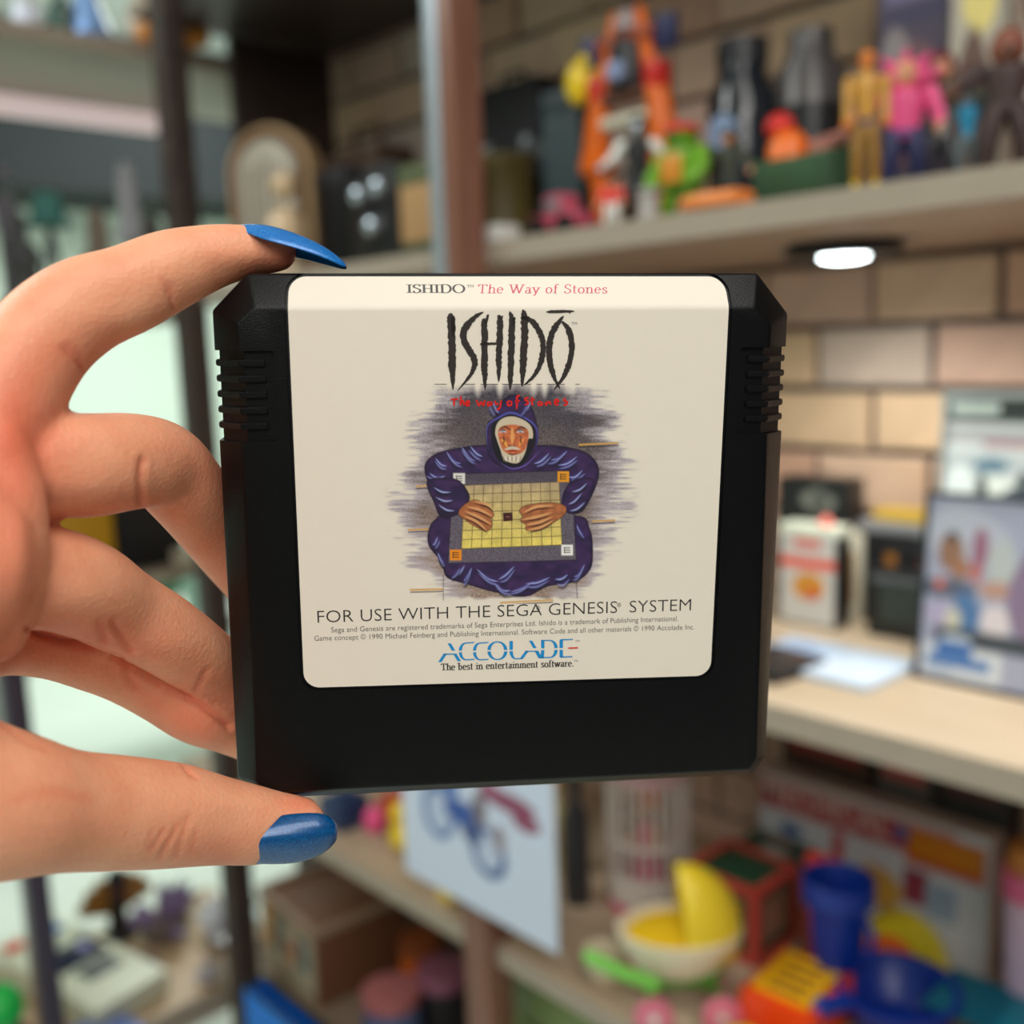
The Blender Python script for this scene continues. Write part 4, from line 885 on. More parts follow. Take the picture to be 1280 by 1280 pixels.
t = thing('white_block', 'tiny white cube on the shelf edge by the brown post', 'block', loc); bxo('cube', WHT, t, -w*.4, w*.4, -w*.4, w*.4, 0, max(h, .02), .003)
loc, w, h = fx(674, 732, 240, .84, Z_UP)
t = thing('toy_car', 'small pink and grey toy car left of the orange gantry toy', 'toy', loc)
bm = bmesh.new(); box(bm, -w/2, w/2, -.018, .018, h*.2, h*.55, .005); box(bm, -w*.25, w*.2, -.015, .015, h*.5, h*.95, .006); fin(bm, 'car_body', P('rose_paint', 206, 92, 116, .3), t)
bxo('window_band', GREY, t, -w*.2, w*.15, -.0162, .0162, h*.6, h*.82, .001)
for sx in (-.3, .3):
    for sy in (-.019, .019): lath('wheel', BLACK, t, [(0, -.004), (h*.24, -.004), (h*.26, 0), (h*.24, .004), (0, .004)], 16, Matrix.Translation((sx*w, sy, h*.24)) @ Matrix.Rotation(PI/2, 4, 'X'))
# orange gantry toy
loc, w, h = fx(733, 838, 8, .92, Z_UP); Wt = w
t = thing('gantry_toy', 'tall orange toy gantry with a domed top rising above the small figures', 'toy', loc); s = h
for sg in (-1, 1):
    l_ = tubo('gantry_leg', ORG, t, [(sg*w*.40, 0, .01*s), (sg*w*.36, 0, .26*s), (sg*w*.42, 0, .36*s), (sg*w*.36, 0, .58*s), (sg*w*.24, 0, .78*s), (sg*w*.15, 0, .97*s)], [w*.07, w*.09, w*.15, w*.12, w*.075, w*.05])
    lath('leg_knob', ORG, l_, [(0, 0), (w*.17, 0), (w*.18, .05*s), (w*.12, .09*s), (0, .09*s)], 14, Matrix.Translation((sg*w*.40, 0, .32*s)))
    bxo('side_tank', RED, t, sg*w*.34-w*.09, sg*w*.34+w*.09, -.012, .012, .62*s, .74*s, .004)
    bxo('top_wing', NAVY, t, sg*w*.45-w*.11, sg*w*.45+w*.11, -.006, .006, .78*s, .92*s, .003)
for z, m in ((.60, BRN), (.50, CREAM), (.84, P('burnt_orange', 168, 74, 40, .4))): bxo('crossbar', m, t, -w*.34, w*.34, -.010, .010, z*s, (z+.05)*s, .003)
lath('capsule', DK, t, [(0, .66*s), (w*.17, .66*s), (w*.19, .72*s), (w*.16, .84*s), (w*.08, .88*s), (0, .89*s)], 18); lath('capsule_window', P('pale_blue_window', 158, 178, 220, .15), t, [(0, 0), (w*.1, 0), (w*.08, .006), (0, .008)], 16, Matrix.Translation((0, -w*.175, .72*s)) @ Matrix.Rotation(PI/2, 4, 'X'))
lath('dome', P('smoky_dome', 176, 160, 160, .2), t, [(0, .90*s), (w*.13, .90*s), (w*.12, .95*s), (w*.06, .99*s), (0, s)], 18)
bm = bmesh.new(); ball(bm, (-w*.62, 0, .74*s), w*.16, 10, (1, .6, 1.3)); ball(bm, (-w*.52, 0, .82*s), w*.09, 8); tube(bm, [(-w*.5, 0, .76*s), (-w*.3, 0, .78*s)], w*.03, 8); fin(bm, 'side_flag', YEL, t)
figurine('black and silver toy figure with white chest in front of the orange gantry', 772, 822, 146, .83, SILV, BLACK, WHT, BLACK, GREY, BLACK, 'hood', armpose=(45, 40))
figurine('short red-shirted toy figure at the foot of the orange gantry', 742, 786, 222, .80, SKN, CORAL, CORAL, WHT, WHT, BRN, 'dome', stout=1.3, wide=1.3)
loc, w, h = fx(796, 826, 236, .80, Z_UP)
t = thing('grey_pillar', 'small pale grey toy pillar right of the red-shirted figure', 'toy', loc)
lath('column', P('stone_grey', 178, 174, 170, .6), t, [(0, 0), (w*.48, 0), (w*.48, h*.08), (w*.34, h*.14), (w*.30, h*.8), (w*.42, h*.9), (w*.42, h), (0, h)], 18)
# stand-in for a licensed figure: a plain green toy robot of the same size and colours
loc, w, h = fx(822, 882, 152, .83, Z_UP)
t = thing('toy_robot', 'green toy robot with an orange chest and a red cap', 'toy', loc); s = h
bxo('body', P('leaf_green', 112, 168, 36, .4), t, -w*.34, w*.34, -.014, .014, .32*s, .72*s, .006); bxo('chest_plate', P('amber_panel', 214, 138, 40, .4), t, -w*.24, w*.2, -.0165, -.014, .38*s, .66*s, .002)
bxo('head', P('leaf_green', 112, 168, 36, .4), t, -w*.22, w*.22, -.012, .012, .74*s, .90*s, .005); lath('cap', RED, t, [(0, .89*s), (w*.32, .89*s), (w*.28, .95*s), (0, s)], 16)
bm = bmesh.new(); [ball(bm, (sg*w*.09, -.012, .82*s), .003, 6) for sg in (-1, 1)]; fin(bm, 'eyes', BLACK, t)
for sg in (-1, 1):
    tubo('arm', P('leaf_green', 112, 168, 36, .4), t, [(sg*w*.4, 0, .66*s), (sg*w*.52, -.006, .50*s), (sg*w*.44, -.016, .38*s)], [.008, .007, .007])
    tubo('leg', P('leaf_green', 112, 168, 36, .4), t, [(sg*w*.18, 0, .32*s), (sg*w*.26, -.003, .18*s), (sg*w*.26, 0, .06*s)], [.009, .008, .007]); bxo('foot', MAR, t, sg*w*.26-.011, sg*w*.26+.011, -.022, .010, 0, .05*s, .003)
figurine('small dark camouflage toy soldier between the green robot and the boat', 882, 938, 160, .85, SKN, P('camo_green', 66, 72, 58, .6), P('camo_green', 66, 72, 58, .6), P('camo_dark', 52, 58, 54, .6), BLACK, P('camo_dark', 52, 58, 54, .6), 'dome', armpose=(50, 30))
t, w, h = carton('tiny blue block at the feet of the toy soldier', 884, 906, 240, .81, Z_UP, .012, P('mid_blue', 50, 92, 160, .4), 'block', 'blue_block', bev=.002)
loc, w, h = fx(858, 930, 250, .785, Z_UP)
t = thing('orange_raft', 'low orange toy raft on the shelf edge in front of the soldier', 'toy', loc)
bm = bmesh.new(); tube(bm, [(-w*.42, -.006, .008), (-w*.1, -.012, .008), (w*.42, -.006, .008), (w*.46, .008, .008), (w*.1, .012, .008), (-w*.42, .008, .008)], .007, 10); fin(bm, 'ring', P('pale_orange', 244, 142, 70, .4), t); bxo('raft_floor', ORG, t, -w*.4, w*.4, -.008, .008, .001, .006, .002)
loc, w, h = fx(944, 1066, 196, .84, Z_UP)
t = thing('toy_boat', 'green toy boat carrying an orange dome and a red lump', 'toy', loc); bm = bmesh.new(); rings = []
for i in range(11):
    f = i/10*2-1; ww = (1-abs(f)**2.6)**.5*.028+.001; zt = h*(.92+.1*f*f); rings.append([bm.verts.new((f*w/2, y*ww, z)) for y, z in ((-1, zt), (-.8, h*.35), (-.35, 0), (.35, 0), (.8, h*.35), (1, zt))])
for A, B in zip(rings, rings[1:]):
    for k in range(5): bm.faces.new((A[k], A[k+1], B[k+1], B[k]))
    bm.faces.new((A[5], A[0], B[0], B[5]))
bm.faces.new(rings[0]); bm.faces.new(rings[-1][::-1]); fin(bm, 'hull', P('hull_green', 70, 104, 76, .45), t)
h1 = h; lath('turret_dome', ORG, t, [(0, h1*.9), (w*.20, h1*.9), (w*.19, h1*1.3), (w*.11, h1*1.55), (0, h1*1.62)], 18, Matrix.Translation((-w*.14, 0, 0))); lath('cannon_mount', P('dull_rose', 176, 112, 98, .5), t, [(0, h1*.9), (w*.15, h1*.9), (w*.14, h1*1.25), (0, h1*1.35)], 16, Matrix.Translation((w*.22, 0, 0))); tubo('cannon', P('dull_rose', 176, 112, 98, .5), t, [(w*.22, 0, h1*1.2), (w*.46, -.004, h1*1.25)], .006)
bm = bmesh.new(); ball(bm, (-w*.30, .01, h1*1.75), .012, 8, (1.2, 1, 1)); tube(bm, [(-w*.30, .01, h1*1.6), (-w*.30, .01, h1*.9)], .006, 8); fin(bm, 'lookout', RED, t)
figurine('tall ochre toy figure with orange head and navy belt at the shelf edge', 1064, 1106, 56, .795, P('orange_head', 224, 128, 50, .4), GOLD, GOLD, P('dark_ochre', 150, 108, 40, .4), YEL, belt=NAVY, armpose=(2, 2), stout=.8, wide=.75)
figurine('stocky toy figure with a spiky bright pink hood and navy trousers', 1098, 1168, 76, .865, SKN, PNK, PNK, NAVY, NAVY, PNK, 'spike', armpose=(50, 20), stout=1.3, wide=1.35, belt=P('violet', 92, 62, 128, .4))
figurine('toy figure in a maroon hood and dark green jacket behind the cyan one', 1152, 1204, 66, .94, SKN, P('forest', 52, 60, 50, .5), P('forest', 52, 60, 50, .5), DK, BLACK, MAR, 'hood', armpose=(30, 60))
figurine('grey toy figure with a cyan chest holding an orange blaster', 1186, 1238, 108, .80, GREY, P('cyan_panel', 24, 132, 172, .4), P('slate', 92, 104, 108, .4), P('slate', 92, 104, 108, .4), GREY, P('light_grey', 176, 176, 170, .4), 'dome', armpose=(30, 70), prop=P('blaster_orange', 250, 96, 66, .4))
figurine('bulky dark brown toy creature at the right end of the figure shelf', 1232, 1292, 44, .80, BRN, P('umber', 62, 42, 40, .55), P('umber', 62, 42, 40, .55), P('umber', 62, 42, 40, .55), BRN, P('russet', 128, 70, 52, .5), 'hood', armpose=(55, 55), stout=1.4, wide=1.5)
loc, w, h = fx(892, 966, 52, 1.00, Z_UP)
t = thing('glass_jar', 'dark glass jar with a painted pale blue glint behind the toy soldier', 'jar', loc)
lath('jar', P('smoke_glass', 40, 44, 50, .06), t, [(0, 0), (w*.46, 0), (w*.5, .01), (w*.5, h*.7), (w*.36, h*.82), (w*.34, h*.9), (0, h*.9)], 26); lath('lid', DK, t, [(0, h*.88), (w*.37, h*.88), (w*.37, h), (0, h)], 22)
lath('round_glint', P('pale_blue_glint', 150, 176, 214, .3), t, [(0, 0), (w*.24, 0), (w*.24, .002), (0, .002)], 18, Matrix.Translation((0, -w*.5, h*.52)) @ Matrix.Rotation(PI/2, 4, 'X'))  # pale disc is a highlight painted onto the jar's glass
loc, w, h = fx(974, 1056, 40, 1.02, Z_UP)
t = thing('steel_flask', 'tall dim grey flask with a black band behind the toy boat', 'flask', loc)
lath('body', P('dim_steel', 92, 88, 88, .35, metal=.3), t, [(0, 0), (w*.46, 0), (w*.48, .01), (w*.48, h*.78), (w*.3, h*.9), (w*.3, h), (0, h)], 26); lath('band', BLACK, t, [(0, h*.3), (w*.49, h*.3), (w*.49, h*.62), (0, h*.62)], 26)
def comic(label, x0, x1, X, base, blobs, z1, lean=.0, name='comic_book', cat='comic'):
    loc, w, h = fx(x0, x1, 0, X, Z_UP); t = thing(name, label, cat, loc); t.rotation_euler = (lean, 0, -PI/2)
    h = z1-Z_UP; bxo('pages', WHT, t, -w/2, w/2, 0, .006, 0, h, .0005); picture('cover_print', t, w*.99, h*.985, base, blobs, -.0006, 0, h*.005); return t
comic('purple toned comic behind the pink-hooded figure', 1098, 1188, 1.02, rgb(74, 62, 84), [(.3, .9, .35, .1, rgb(168, 160, 156)), (.6, .76, .5, .03, rgb(120, 110, 150), 1), (.6, .68, .5, .02, rgb(60, 50, 90), 1), (.5, .4, .4, .2, rgb(120, 80, 90)), (.3, .55, .2, .1, rgb(150, 140, 140))], 1.80)
comic('comic with a yellow flame on its cover at the right edge', 1190, 1262, 1.00, rgb(196, 186, 170), [(.45, .86, .4, .14, rgb(250, 190, 20)), (.5, .9, .2, .1, rgb(220, 70, 20)), (.5, .6, .3, .08, rgb(250, 230, 140)), (.4, .3, .4, .2, rgb(110, 80, 70))], 1.82)
comic('brown and grey comic cut by the right edge of the picture', 1266, 1340, .98, rgb(150, 130, 116), [(.4, .85, .3, .1, rgb(200, 110, 70)), (.5, .6, .3, .12, rgb(90, 60, 50)), (.3, .4, .3, .1, rgb(200, 190, 180))], 1.80)
# ---------------------------------------------------------------- left shelves
loc, w, h = fy(150, 226, -22, YL+.06, 1.919)
t = thing('plush_tiger', 'white and orange striped plush tiger on the top left shelf', 'plush', loc, 0)
fur = P('cream_fur', 222, 208, 190, .95, bump=.6, bscale=900); org = P('orange_fur', 214, 138, 60, .95, bump=.6, bscale=900)
bm = bmesh.new(); ball(bm, (0, 0, h*.4), w*.42, 14, (1.1, .8, .85)); fin(bm, 'body', fur, t); bm = bmesh.new(); ball(bm, (-w*.1, -.04, h*.75), w*.27, 14); ball(bm, (-w*.3, -.04, h*.95), w*.09, 8); ball(bm, (w*.1, -.04, h*.95), w*.09, 8); fin(bm, 'head', org, t)
for i in range(4): tubo('stripe', BLACK, t, [(-w*.3+i*w*.2, -.062, h*.55), (-w*.28+i*w*.2, -.070, h*.4), (-w*.3+i*w*.2, -.062, h*.2)], .004)
for sg in (-1, 1): tubo('leg', org, t, [(sg*w*.25, -.03, h*.2), (sg*w*.32, -.09, .018)], [.02, .017])
for x0, x1, yt, lab_, m, k in ((78, 132, -15, 'pale blue glass vase on the top left shelf beside the tiger', P('pale_blue_glass', 150, 190, 250, .08, trans=.3), 1), (12, 50, 5, 'small white glazed pot at the far left of the top shelf', P('white_glaze', 220, 228, 245, .15), 0), (52, 92, -30, 'dark green glass bottle between the white pot and the blue vase', P('bottle_green', 40, 80, 66, .1, trans=.3), 2)):
    loc, w, h = fy(x0, x1, yt, YL+.10, 1.919); t = thing('vase', lab_, 'vase', loc, 0)
    prof = [[(0, 0), (w*.3, 0), (w*.46, h*.3), (w*.5, h*.55), (w*.4, h*.85), (w*.42, h), (w*.36, h), (0, h*.9)], [(0, 0), (w*.28, 0), (w*.5, h*.35), (w*.3, h*.75), (w*.22, h*.9), (w*.3, h), (0, h*.97)], [(0, 0), (w*.4, 0), (w*.42, h*.55), (w*.16, h*.7), (w*.15, h*.95), (0, h)]][k]
    lath('vase_body', m, t, prof, 24); lath('rim', WHT if k < 2 else BLACK, t, [(0, h*.985), (w*(.42, .3, .17)[k], h*.985), (w*(.42, .3, .17)[k], h*1.03), (0, h*1.03)], 20)
zm = 1.49
def statue(label, x0, x1, yt, Y, m, k=0, cat='statue', name='statuette'):
    loc, w, h = fy(x0, x1, yt, Y, zm); t = thing(name, label, cat, loc, 0)
    lath('plinth', P('dark_stone', 66, 64, 64, .6), t, [(0, 0), (w*.45, 0), (w*.45, h*.06), (w*.36, h*.1), (0, h*.1)], 18)
    bm = bmesh.new(); tube(bm, [(0, 0, h*.1), (w*.05*(1+k), 0, h*.4), (0, 0, h*.72)], [w*.3, w*.34, w*.2], 12); fin(bm, 'robe', m, t)
    bm = bmesh.new(); ball(bm, (0, -.004, h*.87), w*.19, 10, (1, 1, 1.2)); fin(bm, 'head', m, t)
    for sg in (-1, 1): tubo('arm', m, t, [(sg*w*.26, 0, h*.66), (sg*w*.36, -.02, h*.5), (sg*w*.1, -.04, h*.45)], [w*.09, w*.08, w*.07])
    return t
statue('dim mauve grey statuette at the far left behind the fingertip shelf', -22, 22, 190, YL+.16, P('mauve_stone', 128, 122, 134, .7))
statue('dark grey robed statuette at the left edge in front of the mauve one', -8, 46, 262, YL+.07, P('slate_stone', 78, 80, 80, .6), 1)
loc, w, h = fy(22, 92, 240, YL+.10, zm)
t = thing('hat_stand', 'teal felt hat on a thin dark wire stand', 'hat', loc, 0)
for sg in (-1, 0, 1): tubo('stand_leg', BLACK, t, [(sg*w*.3, .01*abs(sg), 0), (sg*w*.05, 0, h*.6), (0, 0, h*.78)], .0035)
lath('hat', P('teal_felt', 72, 128, 120, .85, bump=.4), t, [(0, h*.72), (w*.42, h*.72), (w*.43, h*.75), (w*.30, h*.78), (w*.27, h*.94), (w*.15, h), (0, h)], 24)
for x0, x1, yt, lab_, c in ((98, 140, 262, 'pale brown felt hat resting behind the index finger', (136, 122, 108)), (168, 206, 270, 'dark grey felt hat next to the post behind the index finger', (92, 88, 84)), (136, 176, 205, 'white gauze cap on a stand at the back of the hat shelf', (196, 198, 206))):
    loc, w, h = fy(x0, x1, yt, YL+(.10 if yt > 250 else .26), zm); t = thing('felt_hat', lab_, 'hat', loc, 0); m = mat('felt', rgb(*c), .9, bump=.4)
    lath('head_block', P('dark_stone', 66, 64, 64, .6), t, [(0, 0), (w*.22, 0), (w*.12, h*.25), (w*.12, h*.5), (w*.3, h*.6), (0, h*.7)], 18); lath('brim', m, t, [(0, h*.55), (w*.52, h*.50), (w*.53, h*.54), (w*.3, h*.62), (0, h*.63)], 24); lath('crown', m, t, [(0, h*.6), (w*.32, h*.6), (w*.3, h*.85), (w*.2, h), (0, h*.98)], 24)
z3 = 1.035
loc, w, h = fy(60, 134, 585, YL+.08, z3); t = thing('storage_box', 'mustard yellow box on the shelf seen between the fingers', 'box', loc, 0); bxo('case', P('mustard_card', 190, 140, 20, .5), t, -w/2, w/2, 0, .12, 0, h*.85, .002); bxo('lid', P('mustard_card', 190, 140, 20, .5), t, -w/2-.002, w/2+.002, -.002, .122, h*.85, h, .002)
loc, w, h = fy(137, 222, 575, YL+.08, z3); t = thing('storage_box', 'black box to the right of the mustard yellow box', 'box', loc, 0); bxo('case', BLACK, t, -w/2, w/2, 0, .12, 0, h*.85, .002); bxo('lid', DK, t, -w/2-.002, w/2+.002, -.002, .122, h*.85, h, .002)
# far bench things
for i, (px, yt, r, m, lab_, k) in enumerate(((212, 706, .05, P('fern_green', 52, 122, 88, .6, var=.3), 'round green potted plant on the far bench', 0), (246, 696, .045, P('mint_glaze', 176, 214, 196, .3), 'pale mint jar on the far bench right of the green plant', 1), (250, 742, .04, P('shell_pink', 214, 186, 186, .4), 'small pinkish jar on the far bench', 1), (284, 735, .05, P('white_glaze2', 226, 228, 226, .3), 'white jar on the far bench beside the cartridge edge', 1))):
    q = onY(px, 778, 3.30+.05*i); b = onY(px, yt, 3.30+.05*i); hh = b.z-.54
    t = thing('potted_plant' if k == 0 else 'ceramic_jar', lab_, 'plant' if k == 0 else 'jar', (q.x, 3.30+.05*i, .54), 0)
    if k: lath('jar_body', m, t, [(0, 0), (r*.7, 0), (r, hh*.4), (r*.8, hh*.8), (r*.5, hh*.88), (0, hh*.88)], 20); lath('lid', m, t, [(0, hh*.88), (r*.55, hh*.88), (r*.4, hh*.95), (r*.1, hh), (0, hh)], 18)
    else:
        lath('pot', CREAM, t, [(0, 0), (r*.6, 0), (r*.8, hh*.45), (0, hh*.45)], 18); bm = bmesh.new(); rg = random.Random(2)
        for _ in range(26):
            a = rg.uniform(0, 6.28); e = rg.uniform(.1, 1.4); d = Vector((math.cos(a)*math.cos(e), math.sin(a)*math.cos(e), math.sin(e))); tube(bm, [Vector((0, 0, hh*.42)), Vector((0, 0, hh*.45))+d*r*1.0, Vector((0, 0, hh*.4))+d*r*1.6], [.004, .012, .002], 6)
        fin(bm, 'foliage', m, t)
# ---------------------------------------------------------------- counter
b0 = onZ(1015, 783, Z_CT)
t, w, h = carton('grey cassette box with a red band and an orange picture on the counter', 974, 1046, 664, b0.x, Z_CT, .03, BLACK, 'cassette', 'game_box', (rgb(196, 194, 190), [(.5, .9, .25, .05, rgb(214, 96, 86), 1), (.5, .68, .6, .06, rgb(224, 84, 60), 1), (.5, .42, .32, .15, rgb(206, 140, 50)), (.6, .33, .15, .07, rgb(200, 80, 40))]), yb=790)
bxo('top_cap', P('pale_green_cap', 218, 226, 208, .4), t, -w/2-.001, w/2+.001, -.001, .031, h*.95, h+.006, .001)
t, w, h = carton('thin cream sleeve standing behind the grey cassette box', 1050, 1074, 668, b0.x+.05, Z_CT, .05, CREAM, 'cassette', 'card_sleeve', yb=790); bxo('spine_label', CARD, t, -w*.3, w*.3, -.0006, 0, h*.2, h*.8, 0)
t, w, h = carton('dark cassette box with a grey label at the back by the cartridge edge', 972, 1060, 598, 1.09, Z_CT, .04, BLACK, 'cassette', 'game_box', (rgb(30, 34, 36), [(.62, .85, .25, .09, rgb(128, 132, 124)), (.62, .8, .1, .2, rgb(86, 90, 84))]))
loc, w, h = fx(1022, 1044, 642, 1.03, Z_CT); t = thing('toy_mushroom', 'tiny cream and red toy between the two cassette boxes', 'toy', loc); lath('stem', CREAM, t, [(0, 0), (w*.25, 0), (w*.22, h*.7), (0, h*.7)], 12); lath('cap', P('salmon', 224, 120, 108, .4), t, [(0, h*.68), (w*.5, h*.7), (w*.4, h*.92), (0, h)], 16)
b1 = onZ(1125, 800, Z_CT)
t, w, h = carton('black game cartridge standing with a small dark label window', 1084, 1166, 714, b1.x, Z_CT, .022, BLACK, 'cartridge', 'boxed_cartridge', (rgb(20, 22, 22), [(.55, .5, .35, .28, rgb(48, 58, 52), 1), (.55, .88, .5, .06, rgb(92, 96, 100), 1)]), yb=790)
t, w, h = carton('black cassette case with yellow strip on top standing behind the black cartridge', 1070, 1166, 668, b1.x+.05, Z_CT, .05, BLACK, 'cassette', 'cassette_case', (rgb(30, 30, 34), [(.45, .72, .07, .08, rgb(170, 110, 40), 1), (.6, .6, .1, .05, rgb(170, 50, 80)), (.8, .58, .2, .05, rgb(150, 160, 110), 1), (.9, .75, .06, .05, rgb(150, 60, 60))]), yb=790)
bxo('grey_cap', GREY, t, -w*.5, w*.5, .002, .048, h, h+.012, .001); bxo('yellow_strip', P('straw_yellow', 206, 168, 56, .4), t, -w*.36, w*.48, .012, .048, h+.012, h+.024, .001)
def quad_box(name, label, cat, cs, z, th, m, top=None, blobs=None):
    """flat box lying on a surface whose four top-view corners are seen at pixels cs"""
    Q = [onZ(x, y, z+th) for x, y in cs]; c = sum(Q, Vector())/4; u = ((Q[1]-Q[0])+(Q[2]-Q[3]))/2; v = ((Q[3]-Q[0])+(Q[2]-Q[1]))/2
    a = math.atan2(u.y, u.x); t = thing(name, label, cat, (c.x, c.y, z), a); w, d = u.length/2, v.length/2
    bxo('case', m, t, -w, w, -d, d, 0, th, min(.0015, th*.3))
    if top is not None:
        o = picture('top_print', t, w*1.8, d*1.8, top, blobs or [], 0, 0, 0); o.rotation_euler = (-PI/2, 0, 0); o.location = (0, d*.9*(1), th+.0004)
        o.rotation_euler = (PI/2*-1, 0, 0)
    return t, w, d
quad_box('disc_case', 'flat pale blue plastic case lying on the counter', 'case', [(1005, 832), (1068, 806), (1146, 828), (1072, 860)], Z_CT, .008, P('pale_blue_case', 196, 212, 230, .2), rgb(160, 180, 204), [(.5, .5, .3, .3, rgb(132, 156, 188))])
quad_box('remote_control', 'black flat remote lying on the counter beside the cartridge edge', 'remote', [(930, 822), (990, 806), (1020, 824), (950, 846)], Z_CT, .012, BLACK, rgb(52, 50, 54), [(.3, .7, .1, .1, rgb(150, 120, 150)), (.6, .5, .1, .1, rgb(90, 90, 96))])
# big cased games at the right
def gamecase(label, x0, x1, ytop, X, lean, base, blobs, fr, w_over=None, th=.016, h=None):
    loc, w, hh = fx(x0, x1, ytop, X, Z_CT, 860); h = h or hh
    t = thing('game_case', label, 'game', loc); t.rotation_euler = (lean, 0, -PI/2)
    bxo('case', fr, t, -w/2, w/2, 0, th, 0, h, .002); picture('cover_print', t, w*.93, h*.95, base, blobs, -.0007, 0, h*.025, 60, 80, INKG)
    bm = bmesh.new(); box(bm, -w/2, w/2, -.003, -.0012, 0, h*.025); box(bm, -w/2, w/2, -.003, -.0012, h*.975, h); box(bm, -w/2, -w*.465, -.003, -.0012, 0, h); box(bm, w*.465, w/2, -.003, -.0012, 0, h); fin(bm, 'rim', fr, t, smooth=False); return t, w, h
bf = onZ(1146, 846, Z_CT); bk = bf.x+.07
wl = rgb(196, 200, 206)
gamecase('front game case with a crowd of colourful fighters and a blue title on white', 1145, 1330, 622, bf.x, -.10, rgb(168, 172, 196),
 [(.3, .80, .35, .14, rgb(186, 190, 206)), (.18, .70, .09, .10, rgb(150, 112, 92)), (.19, .79, .05, .03, rgb(70, 60, 70)), (.26, .62, .08, .07, rgb(166, 118, 92)), (.40, .72, .06, .12, rgb(156, 106, 130)), (.38, .60, .05, .06, rgb(190, 110, 104)), (.56, .66, .10, .14, rgb(188, 194, 196)),
  (.2, .50, .22, .06, rgb(96, 102, 124)), (.12, .52, .04, .03, rgb(220, 110, 84)), (.55, .52, .14, .05, rgb(190, 150, 136)), (.33, .38, .10, .12, rgb(86, 122, 172)), (.15, .36, .14, .08, rgb(178, 170, 202)), (.24, .33, .07, .08, rgb(206, 202, 184)), (.55, .36, .12, .10, rgb(224, 214, 220)), (.8, .5, .15, .3, rgb(140, 120, 150)), (.6, .24, .5, .05, rgb(70, 74, 84), 1),
  (.32, .10, .30, .085, rgb(214, 220, 226), 1), (.27, .22, .12, .03, rgb(188, 200, 216)), (.26, .17, .14, .035, rgb(64, 108, 176), 1), (.30, .10, .24, .035, rgb(84, 124, 184), 1), (.16, .05, .10, .012, rgb(150, 170, 200), 1)], P('case_black', 46, 48, 54, .2))
gamecase('taller silver and white game case standing behind the colourful one', 1166, 1345, 490, bk, -.06, rgb(206, 214, 214),
 [(.5, .96, .55, .05, rgb(48, 54, 54), 1), (.22, .965, .19, .018, rgb(184, 198, 192), 1), (.4, .865, .45, .030, rgb(168, 168, 172), 1), (.55, .83, .25, .012, rgb(170, 132, 136), 1), (.3, .76, .4, .03, rgb(186, 196, 200)), (.12, .66, .12, .10, rgb(232, 242, 240)), (.36, .745, .14, .028, rgb(110, 138, 156)), (.40, .66, .15, .06, rgb(236, 244, 236)), (.30, .66, .04, .05, rgb(72, 82, 82)), (.27, .62, .08, .02, rgb(120, 130, 126)), (.58, .63, .14, .045, rgb(66, 78, 90)), (.56, .62, .07, .02, rgb(96, 108, 160)), (.62, .69, .05, .04, rgb(80, 92, 96)), (.4, .55, .4, .03, rgb(176, 186, 184))], P('case_silver', 150, 158, 158, .25))
# ---------------------------------------------------------------- toy shelf
def zx(px, py, X): return onX(px, py, X).z
Xs = 1.062
loc, w, h = fx(948, 1242, 1005, Xs, Z_LO, 1060); ztl = zx(1100, 1006, Xs); h = ztl-Z_LO
t = thing('toy_set_box', 'long white and red toy set box with red lettering along its top', 'box', loc)
bxo('carton', P('pinkish_card', 196, 176, 172, .5), t, -w/2, w/2, 0, .03, 0, h, .001)
picture('front_print', t, w*.985, h*.97, rgb(206, 208, 214), [(.42, .86, .44, .12, rgb(178, 52, 62), 1), (.42, .96, .43, .02, rgb(196, 160, 158), 1), (.83, .80, .155, .13, rgb(200, 60, 40), 1), (.83, .82, .145, .10, rgb(214, 130, 24), 1), (.16, .60, .06, .05, rgb(52, 92, 150)), (.38, .55, .025, .16, rgb(190, 70, 80), 1), (.55, .40, .10, .16, rgb(206, 160, 70)), (.30, .35, .1, .1, rgb(180, 60, 60)), (.72, .5, .05, .13, rgb(150, 60, 80), 1), (.82, .45, .06, .12, rgb(150, 170, 196), 1)], -.0006, 0, h*.01, 90, 40)
v, f = text2d('MECHICAL', 1, .02); V = np.array(v); V[:, 0] = (V[:, 0]-V[:, 0].min())/np.ptp(V[:, 0]); me = bpy.data.meshes.new('lettering')
me.from_pydata([(-w/2+.03*w+x*w*.58, -.0012, h*.785+y*h*.21) for x, y in V], [], f); link('lettering', me, P('letter_pink', 222, 188, 184, .5), t)
v, f = text2d('◦', 1, .0)
bm = bmesh.new(); lathe(bm, [(0, 0), (.010, 0), (.010, .001), (0, .001)], 16, Matrix.Translation((w*.155, -.0006, h*.85)) @ Matrix.Rotation(PI/2, 4, 'X')); fin(bm, 'round_badge', P('badge_blue', 112, 104, 158, .4), t)
zt = Z_LO+h
for x0, x1, d, hh, lab_, c in ((975, 1090, .06, .050, 'dark brown game box lying behind the long red and white box', (74, 44, 34)), (1095, 1165, .05, .040, 'dim grey box lying behind the long red and white box', (96, 86, 84)), (1170, 1262, .06, .030, 'near-black flat box behind the right end of the long box', (44, 40, 42))):
    p0, p1 = onX(x0, 985, 1.10), onX(x1, 1000, 1.10); t = thing('stored_box', lab_, 'box', (1.100, (p0.y+p1.y)/2, Z_LO)); ww = abs(p0.y-p1.y)*.96
    bxo('case', mat('dim_card', rgb(*c), .6), t, -ww/2, ww/2, 0, .045, 0, h+.05+hh*.5, .002); bxo('label_band', mat('dim_card2', rgb(min(c[0]*2, 255), c[1], c[2]), .6), t, -ww*.4, ww*.4, -.0008, 0, h+.02, h+.045, 0)
